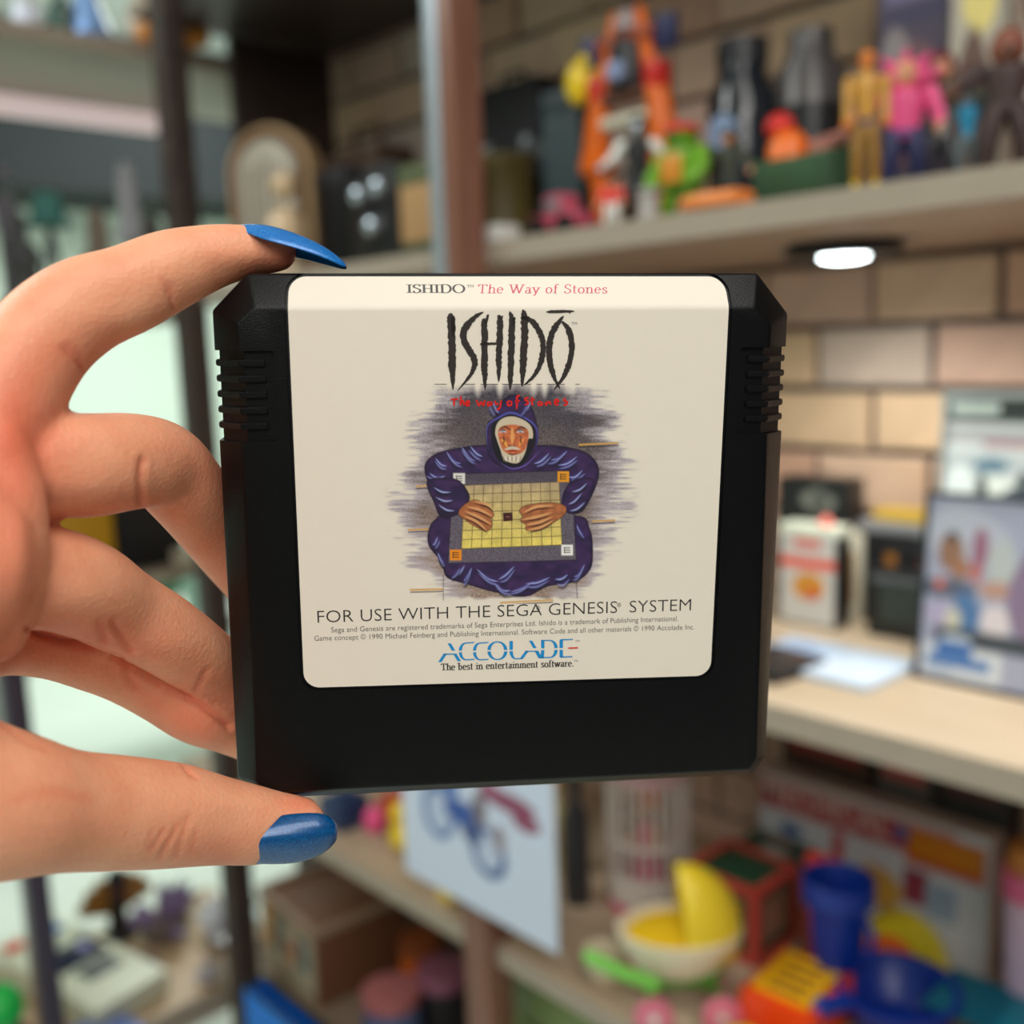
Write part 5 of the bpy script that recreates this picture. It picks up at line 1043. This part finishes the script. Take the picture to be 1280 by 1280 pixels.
# green and red box with pictures
q = [(856, 1080), (940, 1116), (996, 1086), (918, 1056)]
hb = .088
Q = [onZ(x, y, Z_LO+hb) for x, y in q]
t, w2, d2 = quad_box('festive_box', 'dark green box with red edges and pictures beside the yellow-hooded pram', 'box', q, Z_LO, hb, P('festive_green', 32, 74, 52, .4), rgb(30, 74, 54), [(.5, .6, .3, .2, rgb(120, 92, 78)), (.6, .3, .22, .14, rgb(130, 160, 150))])
bm = bmesh.new(); e = .005
for sx in (-1, 1):
    for sy in (-1, 1): box(bm, sx*w2-e, sx*w2+e, sy*d2-e, sy*d2+e, 0, hb+.002)
for z in (0.002, hb-.003):
    for sy in (-1, 1): box(bm, -w2, w2, sy*d2-e, sy*d2+e, z-.002, z+.006)
    for sx in (-1, 1): box(bm, sx*w2-e, sx*w2+e, -d2, d2, z-.002, z+.006)
fin(bm, 'red_edging', P('festive_red', 196, 70, 58, .4), t, smooth=False)
bxo('side_picture', P('amber_picture', 190, 120, 40, .5), t, -w2*.6, w2*.6, -d2-.001, -d2, hb*.25, hb*.8, 0); bxo('side_picture', P('fawn_picture', 150, 110, 90, .5), t, w2, w2+.001, -d2*.6, d2*.6, hb*.25, hb*.8, 0)
# lattice basket (white doll cage)
bb = onZ(795, 1150, Z_LO); loc = Vector((bb.x+.05, bb.y+.02, Z_LO)); X_ = loc.x
r = abs(onX(742, 1050, X_).y-onX(850, 1050, X_).y)*.5*.72; hh = zx(795, 950, X_)-Z_LO
t = thing('lattice_cage', 'white plastic lattice cage with pink bands and a doll inside', 'basket', loc)
for z0_, z1_, m, nm in ((0, .012, PNK, 'base_ring'), (.012, .05, P('ivory_plastic', 226, 214, 204, .4), 'base_wall'), (hh*.48, hh*.52, P('ivory_plastic', 226, 214, 204, .4), 'middle_band'), (hh*.94, hh, P('rose_band', 226, 180, 186, .4), 'top_band')):
    bm = bmesh.new(); n = 32; o_, i_ = r, r-.003
    rg_ = [[bm.verts.new((q_*math.cos(2*PI*i/n), q_*math.sin(2*PI*i/n), z)) for i in range(n)] for q_, z in ((o_, z0_), (o_, z1_), (i_, z1_), (i_, z0_))]
    for a in range(4):
        for i in range(n): bm.faces.new((rg_[a][i], rg_[a][(i+1) % n], rg_[(a+1) % 4][(i+1) % n], rg_[(a+1) % 4][i]))
    fin(bm, nm, m, t)
for i in range(22):
    a = 2*PI*i/22; bxo('lattice_bar', P('ivory_plastic', 226, 214, 204, .4), t, (r-.0018)*math.cos(a)-.0022, (r-.0018)*math.cos(a)+.0022, (r-.0018)*math.sin(a)-.0022, (r-.0018)*math.sin(a)+.0022, .05, hh*.95, .0005)
lath('cage_floor', P('ivory_plastic', 226, 214, 204, .4), t, [(0, .004), (r-.003, .004), (r-.003, .007), (0, .007)], 24)
t = thing('doll', 'small doll with orange hair in a pink dress inside the lattice cage', 'doll', (loc.x, loc.y, Z_LO+.0075))
lath('dress', PNK, t, [(0, 0), (r*.55, 0), (r*.35, hh*.35), (r*.16, hh*.52), (0, hh*.52)], 16); bm = bmesh.new(); ball(bm, (0, 0, hh*.66), r*.22, 10, (1, 1, 1.2)); hd = fin(bm, 'head', SKN, t); bm = bmesh.new(); ball(bm, (0, .004, hh*.70), r*.25, 10); fin(bm, 'hair', ORG, hd)
for sg in (-1, 1): tubo('arm', SKN, t, [(sg*r*.2, 0, hh*.5), (sg*r*.4, -.01, hh*.36)], .004)
# pram
pb = onZ(810, 1285, Z_LO); X_ = .845; _pc = onZ(850, 1262, Z_LO); X_ = max(_pc.x, .79); yc = onX(850, 1262, X_).y
t = thing('toy_pram', 'white toy pram with a yellow hood, green handle and pink wheels', 'toy', (X_, yc, Z_LO)); t.rotation_euler.z = -PI/2+.8; t.scale = (.93, .93, .93)
IV = P('warm_white_plastic', 236, 224, 196, .35)
bm = bmesh.new(); prof = [(0, .048), (.028, .050), (.048, .066), (.060, .092), (.062, .104), (.056, .104), (.050, .090), (.02, .06), (0, .058)]
lathe(bm, prof, 26, Matrix.Diagonal((1.15, .82, 1, 1))); fin(bm, 'tub', IV, t)
bm = bmesh.new(); rings = []       # half-dome hood opening towards the handle
for i in range(9):
    th_ = rad(-6+i*15.2); rr_ = []
    for k in range(13):
        ph = PI*k/12; c_ = Vector((math.sin(th_)*math.sin(ph), -math.cos(ph)*.74, math.cos(th_)*math.sin(ph))); rr_.append(bm.verts.new(Vector((.004, 0, .100))+Vector((c_.x*.066, c_.y*.062, c_.z*.078))))
    rings.append(rr_)
for A, B in zip(rings, rings[1:]):
    for k in range(12): bm.faces.new((A[k], A[k+1], B[k+1], B[k]))
hood = fin(bm, 'hood', P('hood_yellow', 240, 208, 48, .35), t); sd_ = hood.modifiers.new('t', 'SOLIDIFY'); sd_.thickness = .002
lath('mattress', P('quilt_yellow', 240, 196, 20, .6), t, [(0, .085), (.05, .085), (.054, .094), (.050, .100), (0, .102)], 24, Matrix.Diagonal((1.12, .8, 1, 1)))
tubo('handle', LTG, t, [(-.035, -.050, .066), (-.07, -.052, .082), (-.104, -.050, .100)], .0075)
fr = tubo('chassis', GRN, t, [(-.04, 0, .052), (-.02, 0, .036), (.03, 0, .036), (.045, 0, .052)], .008); tubo('axle', GRN, t, [(-.035, -.04, .024), (-.035, .04, .024)], .004); tubo('axle', GRN, t, [(.04, -.04, .024), (.04, .04, .024)], .004)
for sx in (-.035, .04):
    for sy in (-.044, .044):
        wv = lath('wheel', P('wheel_pink', 226, 124, 148, .4), t, [(0, -.005), (.018, -.005), (.022, -.003), (.022, .003), (.018, .005), (0, .005)], 22, Matrix.Translation((sx, sy, .022)) @ Matrix.Rotation(PI/2, 4, 'X'))
        lath('hub', WHT, wv, [(0, -.007), (.006, -.006), (.006, .006), (0, .007)], 12, Matrix.Translation((sx, sy, .022)) @ Matrix.Rotation(PI/2, 4, 'X'))
wb = onZ(765, 1228, Z_LO); t = thing('white_bowl', 'small white toy bowl at the shelf edge left of the pram', 'toy', (wb.x, wb.y+.01, Z_LO)); lath('bowl', IV, t, [(0, 0), (.014, 0), (.024, .02), (.026, .034), (.023, .034), (.018, .012), (0, .008)], 22)
# dark bottle, yellow tassel thing
for px, py, wd, yt, m, m2, lab_ in ((722, 1125, .034, 968, DK, BLACK, 'dark slender bottle behind the white drawing card'), (698, 1090, .024, 972, P('pale_gold', 216, 200, 140, .5), P('amber_cap', 240, 170, 60, .4), 'slim pale gold bottle with an orange ball at its middle')):
    q = onZ(px, py, Z_LO); hh = onX(px, yt, q.x).z-Z_LO; t = thing('slim_bottle', lab_, 'bottle', (q.x, q.y, Z_LO))
    lath('glass', m, t, [(0, 0), (wd*.5, 0), (wd*.5, hh*.66), (wd*.22, hh*.78), (wd*.2, hh*.95), (0, hh*.95)], 20); lath('cap', m2, t, [(0, hh*.93), (wd*.26, hh*.93), (wd*.26, hh), (0, hh)], 16)
    if px < 700: bm = bmesh.new(); ball(bm, (0, -.014, hh*.42), .012, 10); fin(bm, 'orange_ball', m2, t)
# the white card with a blue motorbike drawing
X_ = .80; c0, c1 = onX(509, 1000, X_), onX(697, 1100, X_); wc = abs(c0.y-c1.y); zb_ = onX(697, 1188, X_).z; ht = onX(600, 950, X_).z-zb_
t = thing('drawing_card', 'white card with a blue motorbike drawing and dark red stamp hung on the post', 'card', (X_-.045, (c0.y+c1.y)/2*.975, Z_LO))
X2 = .718; c0, c1 = onX(509, 1060, X2), onX(697, 1060, X2); wc = abs(c0.y-c1.y); t.location.y = (c0.y+c1.y)/2; zl = onX(697, 1190, X2).z; ht = onX(600, 940, X2).z-zl; t.location.z = zl; t.location.x = X2-.004
bxo('card_board', P('bluish_white_card', 206, 216, 236, .5), t, -wc/2, wc/2, 0, .0025, 0, ht, .0008)
DB = rgb(52, 86, 160)
picture('front_print', t, wc*.98, ht*.98, rgb(206, 216, 236), [(.27, .50, .12, .19, rgb(84, 112, 170)), (.27, .50, .08, .13, rgb(188, 200, 224)), (.60, .42, .11, .17, rgb(70, 96, 150)), (.60, .42, .07, .11, rgb(190, 200, 224)), (.44, .57, .14, .09, DB), (.36, .72, .06, .08, rgb(96, 126, 186)), (.55, .66, .05, .12, rgb(120, 110, 120)), (.50, .48, .06, .06, rgb(60, 80, 130)), (.68, .52, .04, .08, rgb(150, 140, 150)), (.76, .78, .17, .055, rgb(140, 66, 96)), (.62, .83, .06, .03, rgb(160, 70, 100)), (.84, .70, .08, .05, rgb(140, 66, 96))], -.0004, 0, ht*.01, 70, 70)
bm = bmesh.new(); tube(bm, [(-wc*.3, .003, ht*.55), (-wc*.3, .04, ht*.5)], .002, 6); tube(bm, [(wc*.3, .003, ht*.55), (wc*.3, .04, ht*.5)], .002, 6); fin(bm, 'rear_hook', SILV, t)
# small toys behind the card
def blobtoy(label, px, py, rpx, m, kind, cat='toy', name='toy', z=Z_LO, m2=None):
    q = onZ(px, py, z); k = (Vector(q)-EYE).dot(FW)/FPX; r = rpx*k; t = thing(name, label, cat, (q.x+r, q.y+r*.5, z))
    if kind == 'egg': bm = bmesh.new(); ball(bm, (0, 0, r*1.25), r, 14, (1, 1, 1.25)); fin(bm, 'shell', m, t); lath('ring_foot', m2 or WHT, t, [(0, 0), (r*.5, 0), (r*.4, r*.2), (0, r*.2)], 16)
    if kind == 'duck':
        bm = bmesh.new(); ball(bm, (0, 0, r*.75), r, 14, (1.15, .9, .75)); fin(bm, 'body', m, t); bm = bmesh.new(); ball(bm, (-r*.5, 0, r*1.75), r*.6, 12); hd = fin(bm, 'head', m, t)
        tubo('beak', ORG, hd, [(-r*.9, -r*.3, r*1.7), (-r*1.25, -r*.45, r*1.62)], [r*.18, r*.08]); bm = bmesh.new(); [ball(bm, (-r*.8, -r*.38*sg, r*1.9), r*.08, 6) for sg in (-1, 1)]; fin(bm, 'eyes', BLACK, hd)
    if kind == 'block': bxo('block', m, t, -r, r, -r, r, 0, r*1.5, r*.15); lath('stud', m2 or m, t, [(0, r*1.5), (r*.3, r*1.5), (r*.3, r*1.75), (0, r*1.75)], 14); lath('stud', m2 or m, t, [(0, r*1.5), (r*.25, r*1.5), (r*.25, r*1.7), (0, r*1.7)], 14, Matrix.Translation((r*.55, r*.3, 0)))
    return t
blobtoy('larger yellow toy duck behind the left edge of the drawing card', 500, 1078, 27, YEL, 'duck', name='toy_duck')
blobtoy('smaller yellow toy duck by the lower edge of the drawing card', 556, 1136, 17, YEL, 'duck', name='toy_duck')
blobtoy('bright pink egg-shaped toy left of the yellow duck', 462, 1050, 15, PNK, 'egg', name='toy_egg')
blobtoy('dark blue toy block near the tip of the thumb nail', 418, 1040, 24, P('deep_blue', 34, 58, 96, .4), 'block', name='toy_block')
blobtoy('vermilion toy block under the bottom edge of the cartridge', 490, 1032, 20, P('brick_red', 206, 84, 56, .4), 'block', name='toy_block')
blobtoy('tiny orange egg under the drawing card near the post', 590, 1150, 8, ORG, 'egg', name='toy_egg')
# bright plastic toys at the right
q = [(920, 1236), (982, 1186), (1066, 1216), (1018, 1276)]; hb = .05
t, w2, d2 = quad_box('toy_till', 'orange-red toy tray with a yellow slotted grid under the blue cup', 'toy', q, Z_LO, hb, P('tray_orange', 240, 70, 16, .35))
bm = bmesh.new(); gx0, gx1, gy0, gy1 = -w2*.72, w2*.72, -d2*.66, d2*.66
for i in range(5): x = gx0+(gx1-gx0)*i/4; box(bm, x-.0028, x+.0028, gy0, gy1, hb, hb+.006, .001)
for y in (gy0, gy1): box(bm, gx0-.003, gx1+.003, y-.005, y+.005, hb, hb+.0062, .001)
fin(bm, 'slotted_grid', P('grid_yellow', 240, 178, 20, .35), t); bxo('dark_well', BRN, t, gx0, gx1, gy0, gy1, hb+.0002, hb+.001, 0)
q = onZ(1038, 1212, Z_LO+hb); k = (q-EYE).dot(FW)/FPX; r = 44*k
t = thing('toy_cup', 'blue plastic cup with a wide rim standing on the orange tray', 'toy', (q.x+.01, q.y-.002, Z_LO+hb+.0068)); hh = 112*k
lath('cup', BLU, t, [(0, 0), (r*.62, 0), (r*.70, hh*.1), (r*.80, hh*.72), (r, hh*.76), (r, hh*.98), (r*.94, hh), (r*.88, hh*.95), (r*.72, hh*.3), (0, hh*.12)], 28)
bm = bmesh.new(); tube(bm, [(r*.78, -.006, hh*.7), (r*1.2, -.01, hh*.55), (r*1.1, -.01, hh*.3), (r*.7, -.006, hh*.2)], r*.10, 8); fin(bm, 'handle', BLU, t)
q = onZ(1130, 1262, Z_LO+.03); k = (q-EYE).dot(FW)/FPX; r = 74*k
t = thing('toy_pan', 'blue plastic pan with a stubby handle in front of the blue cup', 'toy', (q.x+.0, q.y+.008, Z_LO))
lath('pan', BLU, t, [(0, .004), (r*.6, .004), (r*.8, .02), (r*.95, .048), (r*1.02, .050), (r*1.02, .054), (r*.92, .054), (r*.76, .028), (r*.5, .014), (0, .012)], 32)
bm = bmesh.new(); tube(bm, [(-r*.45, -r*.85, .047), (-r*.6, -r*1.1, .047), (-r*.72, -r*1.32, .046)], [r*.16, r*.15, r*.18], 12); fin(bm, 'handle', BLU, t)
q = onZ(930, 1345, Z_LO); t = thing('toy_dome', 'yellow plastic dome peeping in at the bottom edge', 'toy', (q.x, q.y, Z_LO)); k = (q-EYE).dot(FW)/FPX
lath('dome', YEL, t, [(0, 0), (.036, 0), (.036, .01), (.030, .03), (.018, .042), (0, .046)], 26); lath('rim', ORG, t, [(0, .001), (.038, .001), (.038, .006), (0, .006)], 26)
q = [(1226, 1292), (1272, 1240), (1370, 1272), (1335, 1335)]; t, w2, d2 = quad_box('toy_basin', 'teal plastic box with a pale stripe in the bottom right corner', 'toy', q, Z_LO, .05, TEAL, rgb(0, 92, 116)); bxo('pale_stripe', CREAM, t, -w2*.5, w2*.8, -d2-.001, -d2, .02, .032, 0)
q = onZ(1262, 1240, Z_LO+.05); k = (q-EYE).dot(FW)/FPX; r = 34*k; hh = 165*k
t = thing('lilac_tumbler', 'tall lilac tumbler with a pink top and orange lid at the right edge', 'cup', (q.x+.018, q.y-.01, Z_LO+.0508))
lath('cup', LIL, t, [(0, 0), (r*.75, 0), (r*.8, .004), (r*.95, hh*.75), (0, hh*.75)], 26); lath('collar', P('hot_pink', 214, 96, 136, .4), t, [(0, hh*.75), (r*1.0, hh*.75), (r*1.05, hh*.97), (0, hh*.97)], 26); lath('lid', P('dull_orange', 190, 116, 50, .5), t, [(0, hh*.97), (r*.9, hh*.97), (r*.75, hh*1.15), (0, hh*1.2)], 24)
q = onZ(1212, 1212, Z_LO); t = thing('toy_brick', 'upright bright red toy block between the toy box and the tumbler', 'toy', (q.x+.01, q.y, Z_LO)); bxo('block', P('signal_red', 240, 46, 30, .35), t, -.020, .020, -.012, .012, 0, .098, .004)
for sx in (-.009, .009): lath('stud', P('signal_red', 240, 46, 30, .35), t, [(0, .098), (.006, .098), (.006, .103), (0, .104)], 14, Matrix.Translation((sx, 0, 0)))
q = onZ(1135, 1195, Z_LO); t = thing('toy_melon', 'yellow and orange toy melon slice in front of the toy set box', 'toy', (q.x-.02, q.y, Z_LO)); t.rotation_euler.z = -PI/2
bm = bmesh.new(); n = 18; A = [bm.verts.new((math.cos(PI*i/n)*.05, -.016, math.sin(PI*i/n)*.058)) for i in range(n+1)]; B = [bm.verts.new((math.cos(PI*i/n)*.05, .016, math.sin(PI*i/n)*.058)) for i in range(n+1)]
bm.faces.new(A); bm.faces.new(B[::-1]); [bm.faces.new((A[i], A[(i+1) % (n+1)], B[(i+1) % (n+1)], B[i])) for i in range(n+1)]; bmesh.ops.recalc_face_normals(bm, faces=bm.faces); fin(bm, 'rind', P('melon_yellow', 226, 206, 40, .4), t)
picture('flesh_print', t, .088, .046, rgb(226, 206, 40), [(.5, .0, .45, .85, rgb(240, 110, 40))], -.0166, 0, .001)
blobtoy('coral egg-shaped toy behind the blue cup', 1078, 1150, 14, CORAL, 'egg', name='toy_egg').location.z = Z_LO
for x0, x1, yt, X, m, lab_ in ((1010, 1052, 1070, .98, CORAL, 'coral red toy comb block behind the blue cup'),):
    loc, w, h = fx(x0, x1, yt, X, Z_LO, 1100); t = thing('toy_comb', lab_, 'toy', loc); bxo('bar', m, t, -w/2, w/2, -.006, .006, h*.8, h, .002)
    for i in range(6): bxo('tooth', m, t, -w/2+w*i/6+.001, -w/2+w*(i+1)/6-.001, -.005, .005, 0, h*.8, .001)
t = blobtoy('mustard round toy with brown spots in front of the toy set box', 1108, 1160, 22, P('mustard_ball', 206, 160, 60, .5, var=.3, scale=120), 'egg', name='toy_ball', m2=BRN)
# ---------------------------------------------------------------- lowest shelf
q = [(330, 1118), (400, 1178), (500, 1120), (425, 1072)]; hb = .13
t, w2, d2 = quad_box('picture_box', 'open brown box with pale edges and teal pictures, below the thumb', 'box', q, Z_BT, hb, P('brown_box_card', 128, 84, 58, .6), rgb(64, 48, 42), [(.5, .5, .3, .3, rgb(44, 60, 54)), (.3, .3, .15, .15, rgb(110, 70, 50))])
bm = bmesh.new()
for sy in (-1, 1): box(bm, -w2, w2, sy*d2-.005, sy*d2+.005, hb, hb+.012)
for sx in (-1, 1): box(bm, sx*w2-.005, sx*w2+.005, -d2, d2, hb, hb+.012)
fin(bm, 'pale_rim', P('rim_card', 176, 150, 126, .6), t, smooth=False)
picture('side_print', t, w2*1.8, hb*.85, rgb(190, 176, 150), [(.3, .6, .1, .3, rgb(70, 104, 112)), (.55, .5, .12, .25, rgb(200, 140, 100)), (.78, .6, .1, .3, rgb(54, 96, 106)), (.1, .7, .08, .4, rgb(206, 140, 50), 1)], -d2-.0012, 0, hb*.05)
o = picture('side_print', t, d2*1.8, hb*.85, rgb(200, 96, 30), [(.5, .5, .3, .4, rgb(150, 86, 20)), (.2, .5, .14, .4, rgb(196, 96, 50))], 0, 0, hb*.05); o.rotation_euler.z = -PI/2; o.location = (-w2-.0012, 0, 0)
pq = [onX(336, 1230, .725), onX(424, 1290, .725)]; hz = onX(380, 1255, .725).z; ww = abs(pq[0].y-pq[1].y)/2
t = thing('storage_bin', 'bright blue bin with a black rim standing on the floor before the lowest shelf', 'bin', (.70, (pq[0].y+pq[1].y)/2, 0))
bm = bmesh.new(); box(bm, -ww, ww, -.018, -.014, 0, hz, .001); box(bm, -ww, ww, .014, .018, 0, hz, .001); box(bm, -ww, -ww+.004, -.014, .014, 0, hz); box(bm, ww-.004, ww, -.014, .014, 0, hz); box(bm, -ww+.004, ww-.004, -.014, .014, 0, .004); fin(bm, 'bin_body', SKY, t, smooth=False)
bm = bmesh.new(); box(bm, -ww-.002, ww+.002, -.0175, -.010, hz, hz+.005); box(bm, -ww-.002, ww+.002, .010, .020, hz, hz+.005); box(bm, -ww-.002, -ww+.006, -.010, .010, hz, hz+.005); box(bm, ww-.006, ww+.002, -.010, .010, hz, hz+.005); fin(bm, 'rim', BLACK, t, smooth=False)
def drum(label, px, py, rpx, hpx, m, m2, name='tin', z=Z_BT):
    q = onZ(px, py, z); k = (Vector(q)-EYE).dot(FW)/FPX; r = rpx*k; h = hpx*k; t = thing(name, label, 'tin', (q.x, q.y, z))
    lath('can', m, t, [(0, 0), (r*.97, 0), (r, .003), (r, h*.8), (0, h*.8)], 26); lath('lid', m2, t, [(0, h*.78), (r*1.04, h*.78), (r*1.04, h*.97), (r, h), (0, h)], 26); return t
drum('orange jar with a darker lid behind the round tins', 528, 1245, 26, 80, ORG, P('rust_lid', 150, 74, 26, .5), 'storage_jar')
drum('round tin with a blue and salmon lid at the bottom edge', 492, 1300, 36, 70, P('tin_blue', 92, 118, 164, .4), P('tin_salmon', 176, 104, 104, .4), 'round_tin')
drum('round tin with a mauve pink lid beside the post', 556, 1278, 32, 74, DK, P('tin_mauve', 158, 96, 122, .4), 'round_tin')
drum('dark tin with a wine red lid against the post', 594, 1262, 22, 56, BLACK, P('tin_wine', 128, 60, 76, .4), 'round_tin')
pq = [onX(650, 1236, .82), onX(735, 1290, .82)]; t = thing('green_crate', 'sage green crate on the lowest shelf right of the post', 'crate', (.80, (pq[0].y+pq[1].y)/2-.03, Z_BT)); hz = onX(690, 1240, .80).z-Z_BT
for k in range(5): bxo('slat', P('sage_green', 128, 148, 92, .5), t, -.09, .09, 0, .006, hz*(.02+.2*k), hz*(.02+.2*k+.17), .001)
for sx in (-.088, .078): bxo('corner_post', P('sage_green', 128, 148, 92, .5), t, sx, sx+.01, .006, .016, 0, hz, .001)
bxo('back_panel', P('sage_green', 128, 148, 92, .5), t, -.09, .09, .2, .206, 0, hz, .001); bxo('side_panel', P('sage_green', 128, 148, 92, .5), t, -.09, -.084, .016, .2, 0, hz, .001); bxo('side_panel', P('sage_green', 128, 148, 92, .5), t, .084, .09, .016, .2, 0, hz, .001)
# ---------------------------------------------------------------- low left shelf
ZL = .26
q = [(26, 1172), (112, 1126), (166, 1234), (74, 1286)]; hb = .045
t, w2, d2 = quad_box('game_console', 'cream electronic game with a dark screen and red and blue buttons', 'console', q, ZL, hb, P('console_cream', 214, 216, 192, .35))
bxo('screen_bezel', P('screen_navy', 26, 32, 60, .15), t, -w2*.55, w2*.75, -d2*.15, d2*.30, hb, hb+.004, .002) ; lath('lit_glint', P('glint_lilac', 196, 190, 250, .05), t, [(0, hb+.004), (.012, hb+.004), (.011, hb+.007), (0, hb+.009)], 18, Matrix.Translation((w2*.45, d2*.12, 0)))  # pale raised disc stands in for a glint on the screen
bxo('slot', P('slot_grey', 84, 88, 88, .4), t, -w2*.35, w2*.6, -d2*.50, -d2*.22, hb, hb+.003, .001)
bxo('button', RED, t, -w2*.8, -w2*.3, d2*.70, d2*.86, hb, hb+.005, .002); bxo('button', P('sky_button', 40, 128, 220, .3), t, w2*.25, w2*.7, d2*.66, d2*.84, hb, hb+.005, .002); bxo('name_plate', GREY, t, -w2*.3, w2*.3, d2*.42, d2*.5, hb, hb+.002, .0005)
q = [(84, 1312), (168, 1268), (182, 1288), (100, 1336)]; quad_box('blue_case', 'slate blue flat case lying in front of the cream electronic game', 'case', q, ZL, .02, P('slate_blue', 96, 116, 176, .35), rgb(96, 116, 176), [(.5, .5, .3, .2, rgb(130, 146, 196))])
q = onZ(150, 1168, ZL); t = thing('carved_mask', 'dark carved ornament with an ochre fan behind the cream electronic game', 'ornament', (q.x, min(q.y, 1.99), ZL), 0); k = (q-EYE).dot(FW)/FPX
lath('foot', BLACK, t, [(0, 0), (24*k, 0), (16*k, 8*k), (0, 8*k)], 16); tubo('stem', BLACK, t, [(0, 0, 6*k), (0, 0, 40*k), (2*k, 0, 76*k)], [14*k, 10*k, 12*k])
for i in range(7): a = rad(-66+22*i); tubo('fan_blade', P('ochre_wood', 150, 104, 40, .5), t, [(0, .006, 30*k), (math.sin(a)*42*k, .006, (30+math.cos(a)*42)*k)], [5*k, 9*k]) 
tubo('red_cord', MAR, t, [(-8*k, -.012, 62*k), (0, -.016, 58*k), (8*k, -.012, 64*k)], 3*k)
def crystal(label, px, py, rpx, m, n, seed, mbase):
    q = onZ(px, py, ZL); k = (q-EYE).dot(FW)/FPX; t = thing('crystal_cluster', label, 'crystal', (q.x, q.y, ZL), 0); rg = random.Random(seed); r = rpx*k
    bm = bmesh.new(); ball(bm, (0, 0, r*.42), r*.62, 8, (1.2, .9, .7)); 
    for v in bm.verts: v.co += noise.noise_vector(v.co*25)*.012; v.co.z = max(v.co.z, 0)
    fin(bm, 'matrix_rock', mbase, t, smooth=False)
    for i in range(n):
        a, e = rg.uniform(0, 6.28), rg.uniform(.15, 1.45); d = Vector((math.cos(a)*math.cos(e), math.sin(a)*math.cos(e)*.8, math.sin(e))); L = r*rg.uniform(.7, 1.25); rr = r*rg.uniform(.12, .22); b0_ = Vector((0, 0, r*.3))+d*r*.25
        M_ = Matrix.Translation(b0_) @ d.to_track_quat('Z', 'Y').to_matrix().to_4x4(); bm = bmesh.new(); lathe(bm, [(rr*.8, 0), (rr, L*.3), (rr*.95, L*.72), (0, L)], 6, M_); fin(bm, 'crystal_point', m, t, smooth=False)
    return t
AM = P('amethyst', 132, 112, 150, .15, var=.3, scale=30); QZ = P('clear_quartz', 226, 228, 236, .1, var=.1)
crystal('large purple amethyst cluster on the low left shelf', 208, 1172, 42, AM, 20, 1, P('rock_brown', 104, 90, 84, .7)); crystal('dark violet crystal lump left of the white quartz', 182, 1216, 17, P('deep_amethyst', 96, 76, 124, .2, var=.3), 9, 2, P('rock_brown', 104, 90, 84, .7))
crystal('white quartz cluster beside the post at the shelf end', 288, 1176, 42, QZ, 18, 3, P('rock_grey', 150, 146, 150, .6)); crystal('small frosted quartz lump at the shelf front beside the post', 262, 1226, 19, P('frosted_quartz', 206, 200, 212, .3), 9, 5, P('rock_grey', 150, 146, 150, .6))
q = onZ(-2, 1290, 0.26); t = thing('green_ball', 'bright green ball at the bottom left corner of the picture', 'ball', (.33, 1.30, 0), 0)
pp = onY(-4, 1262, 1.30); t.location = (pp.x, 1.30, 0)
lath('pedestal', MAR, t, [(0, 0), (.06, 0), (.05, .02), (.02, .05), (.02, pp.z-.06), (.035, pp.z-.04), (0, pp.z-.04)], 20); bm = bmesh.new(); ball(bm, (0, 0, pp.z), .032, 14); fin(bm, 'ball', P('vivid_green', 20, 170, 70, .3), t)
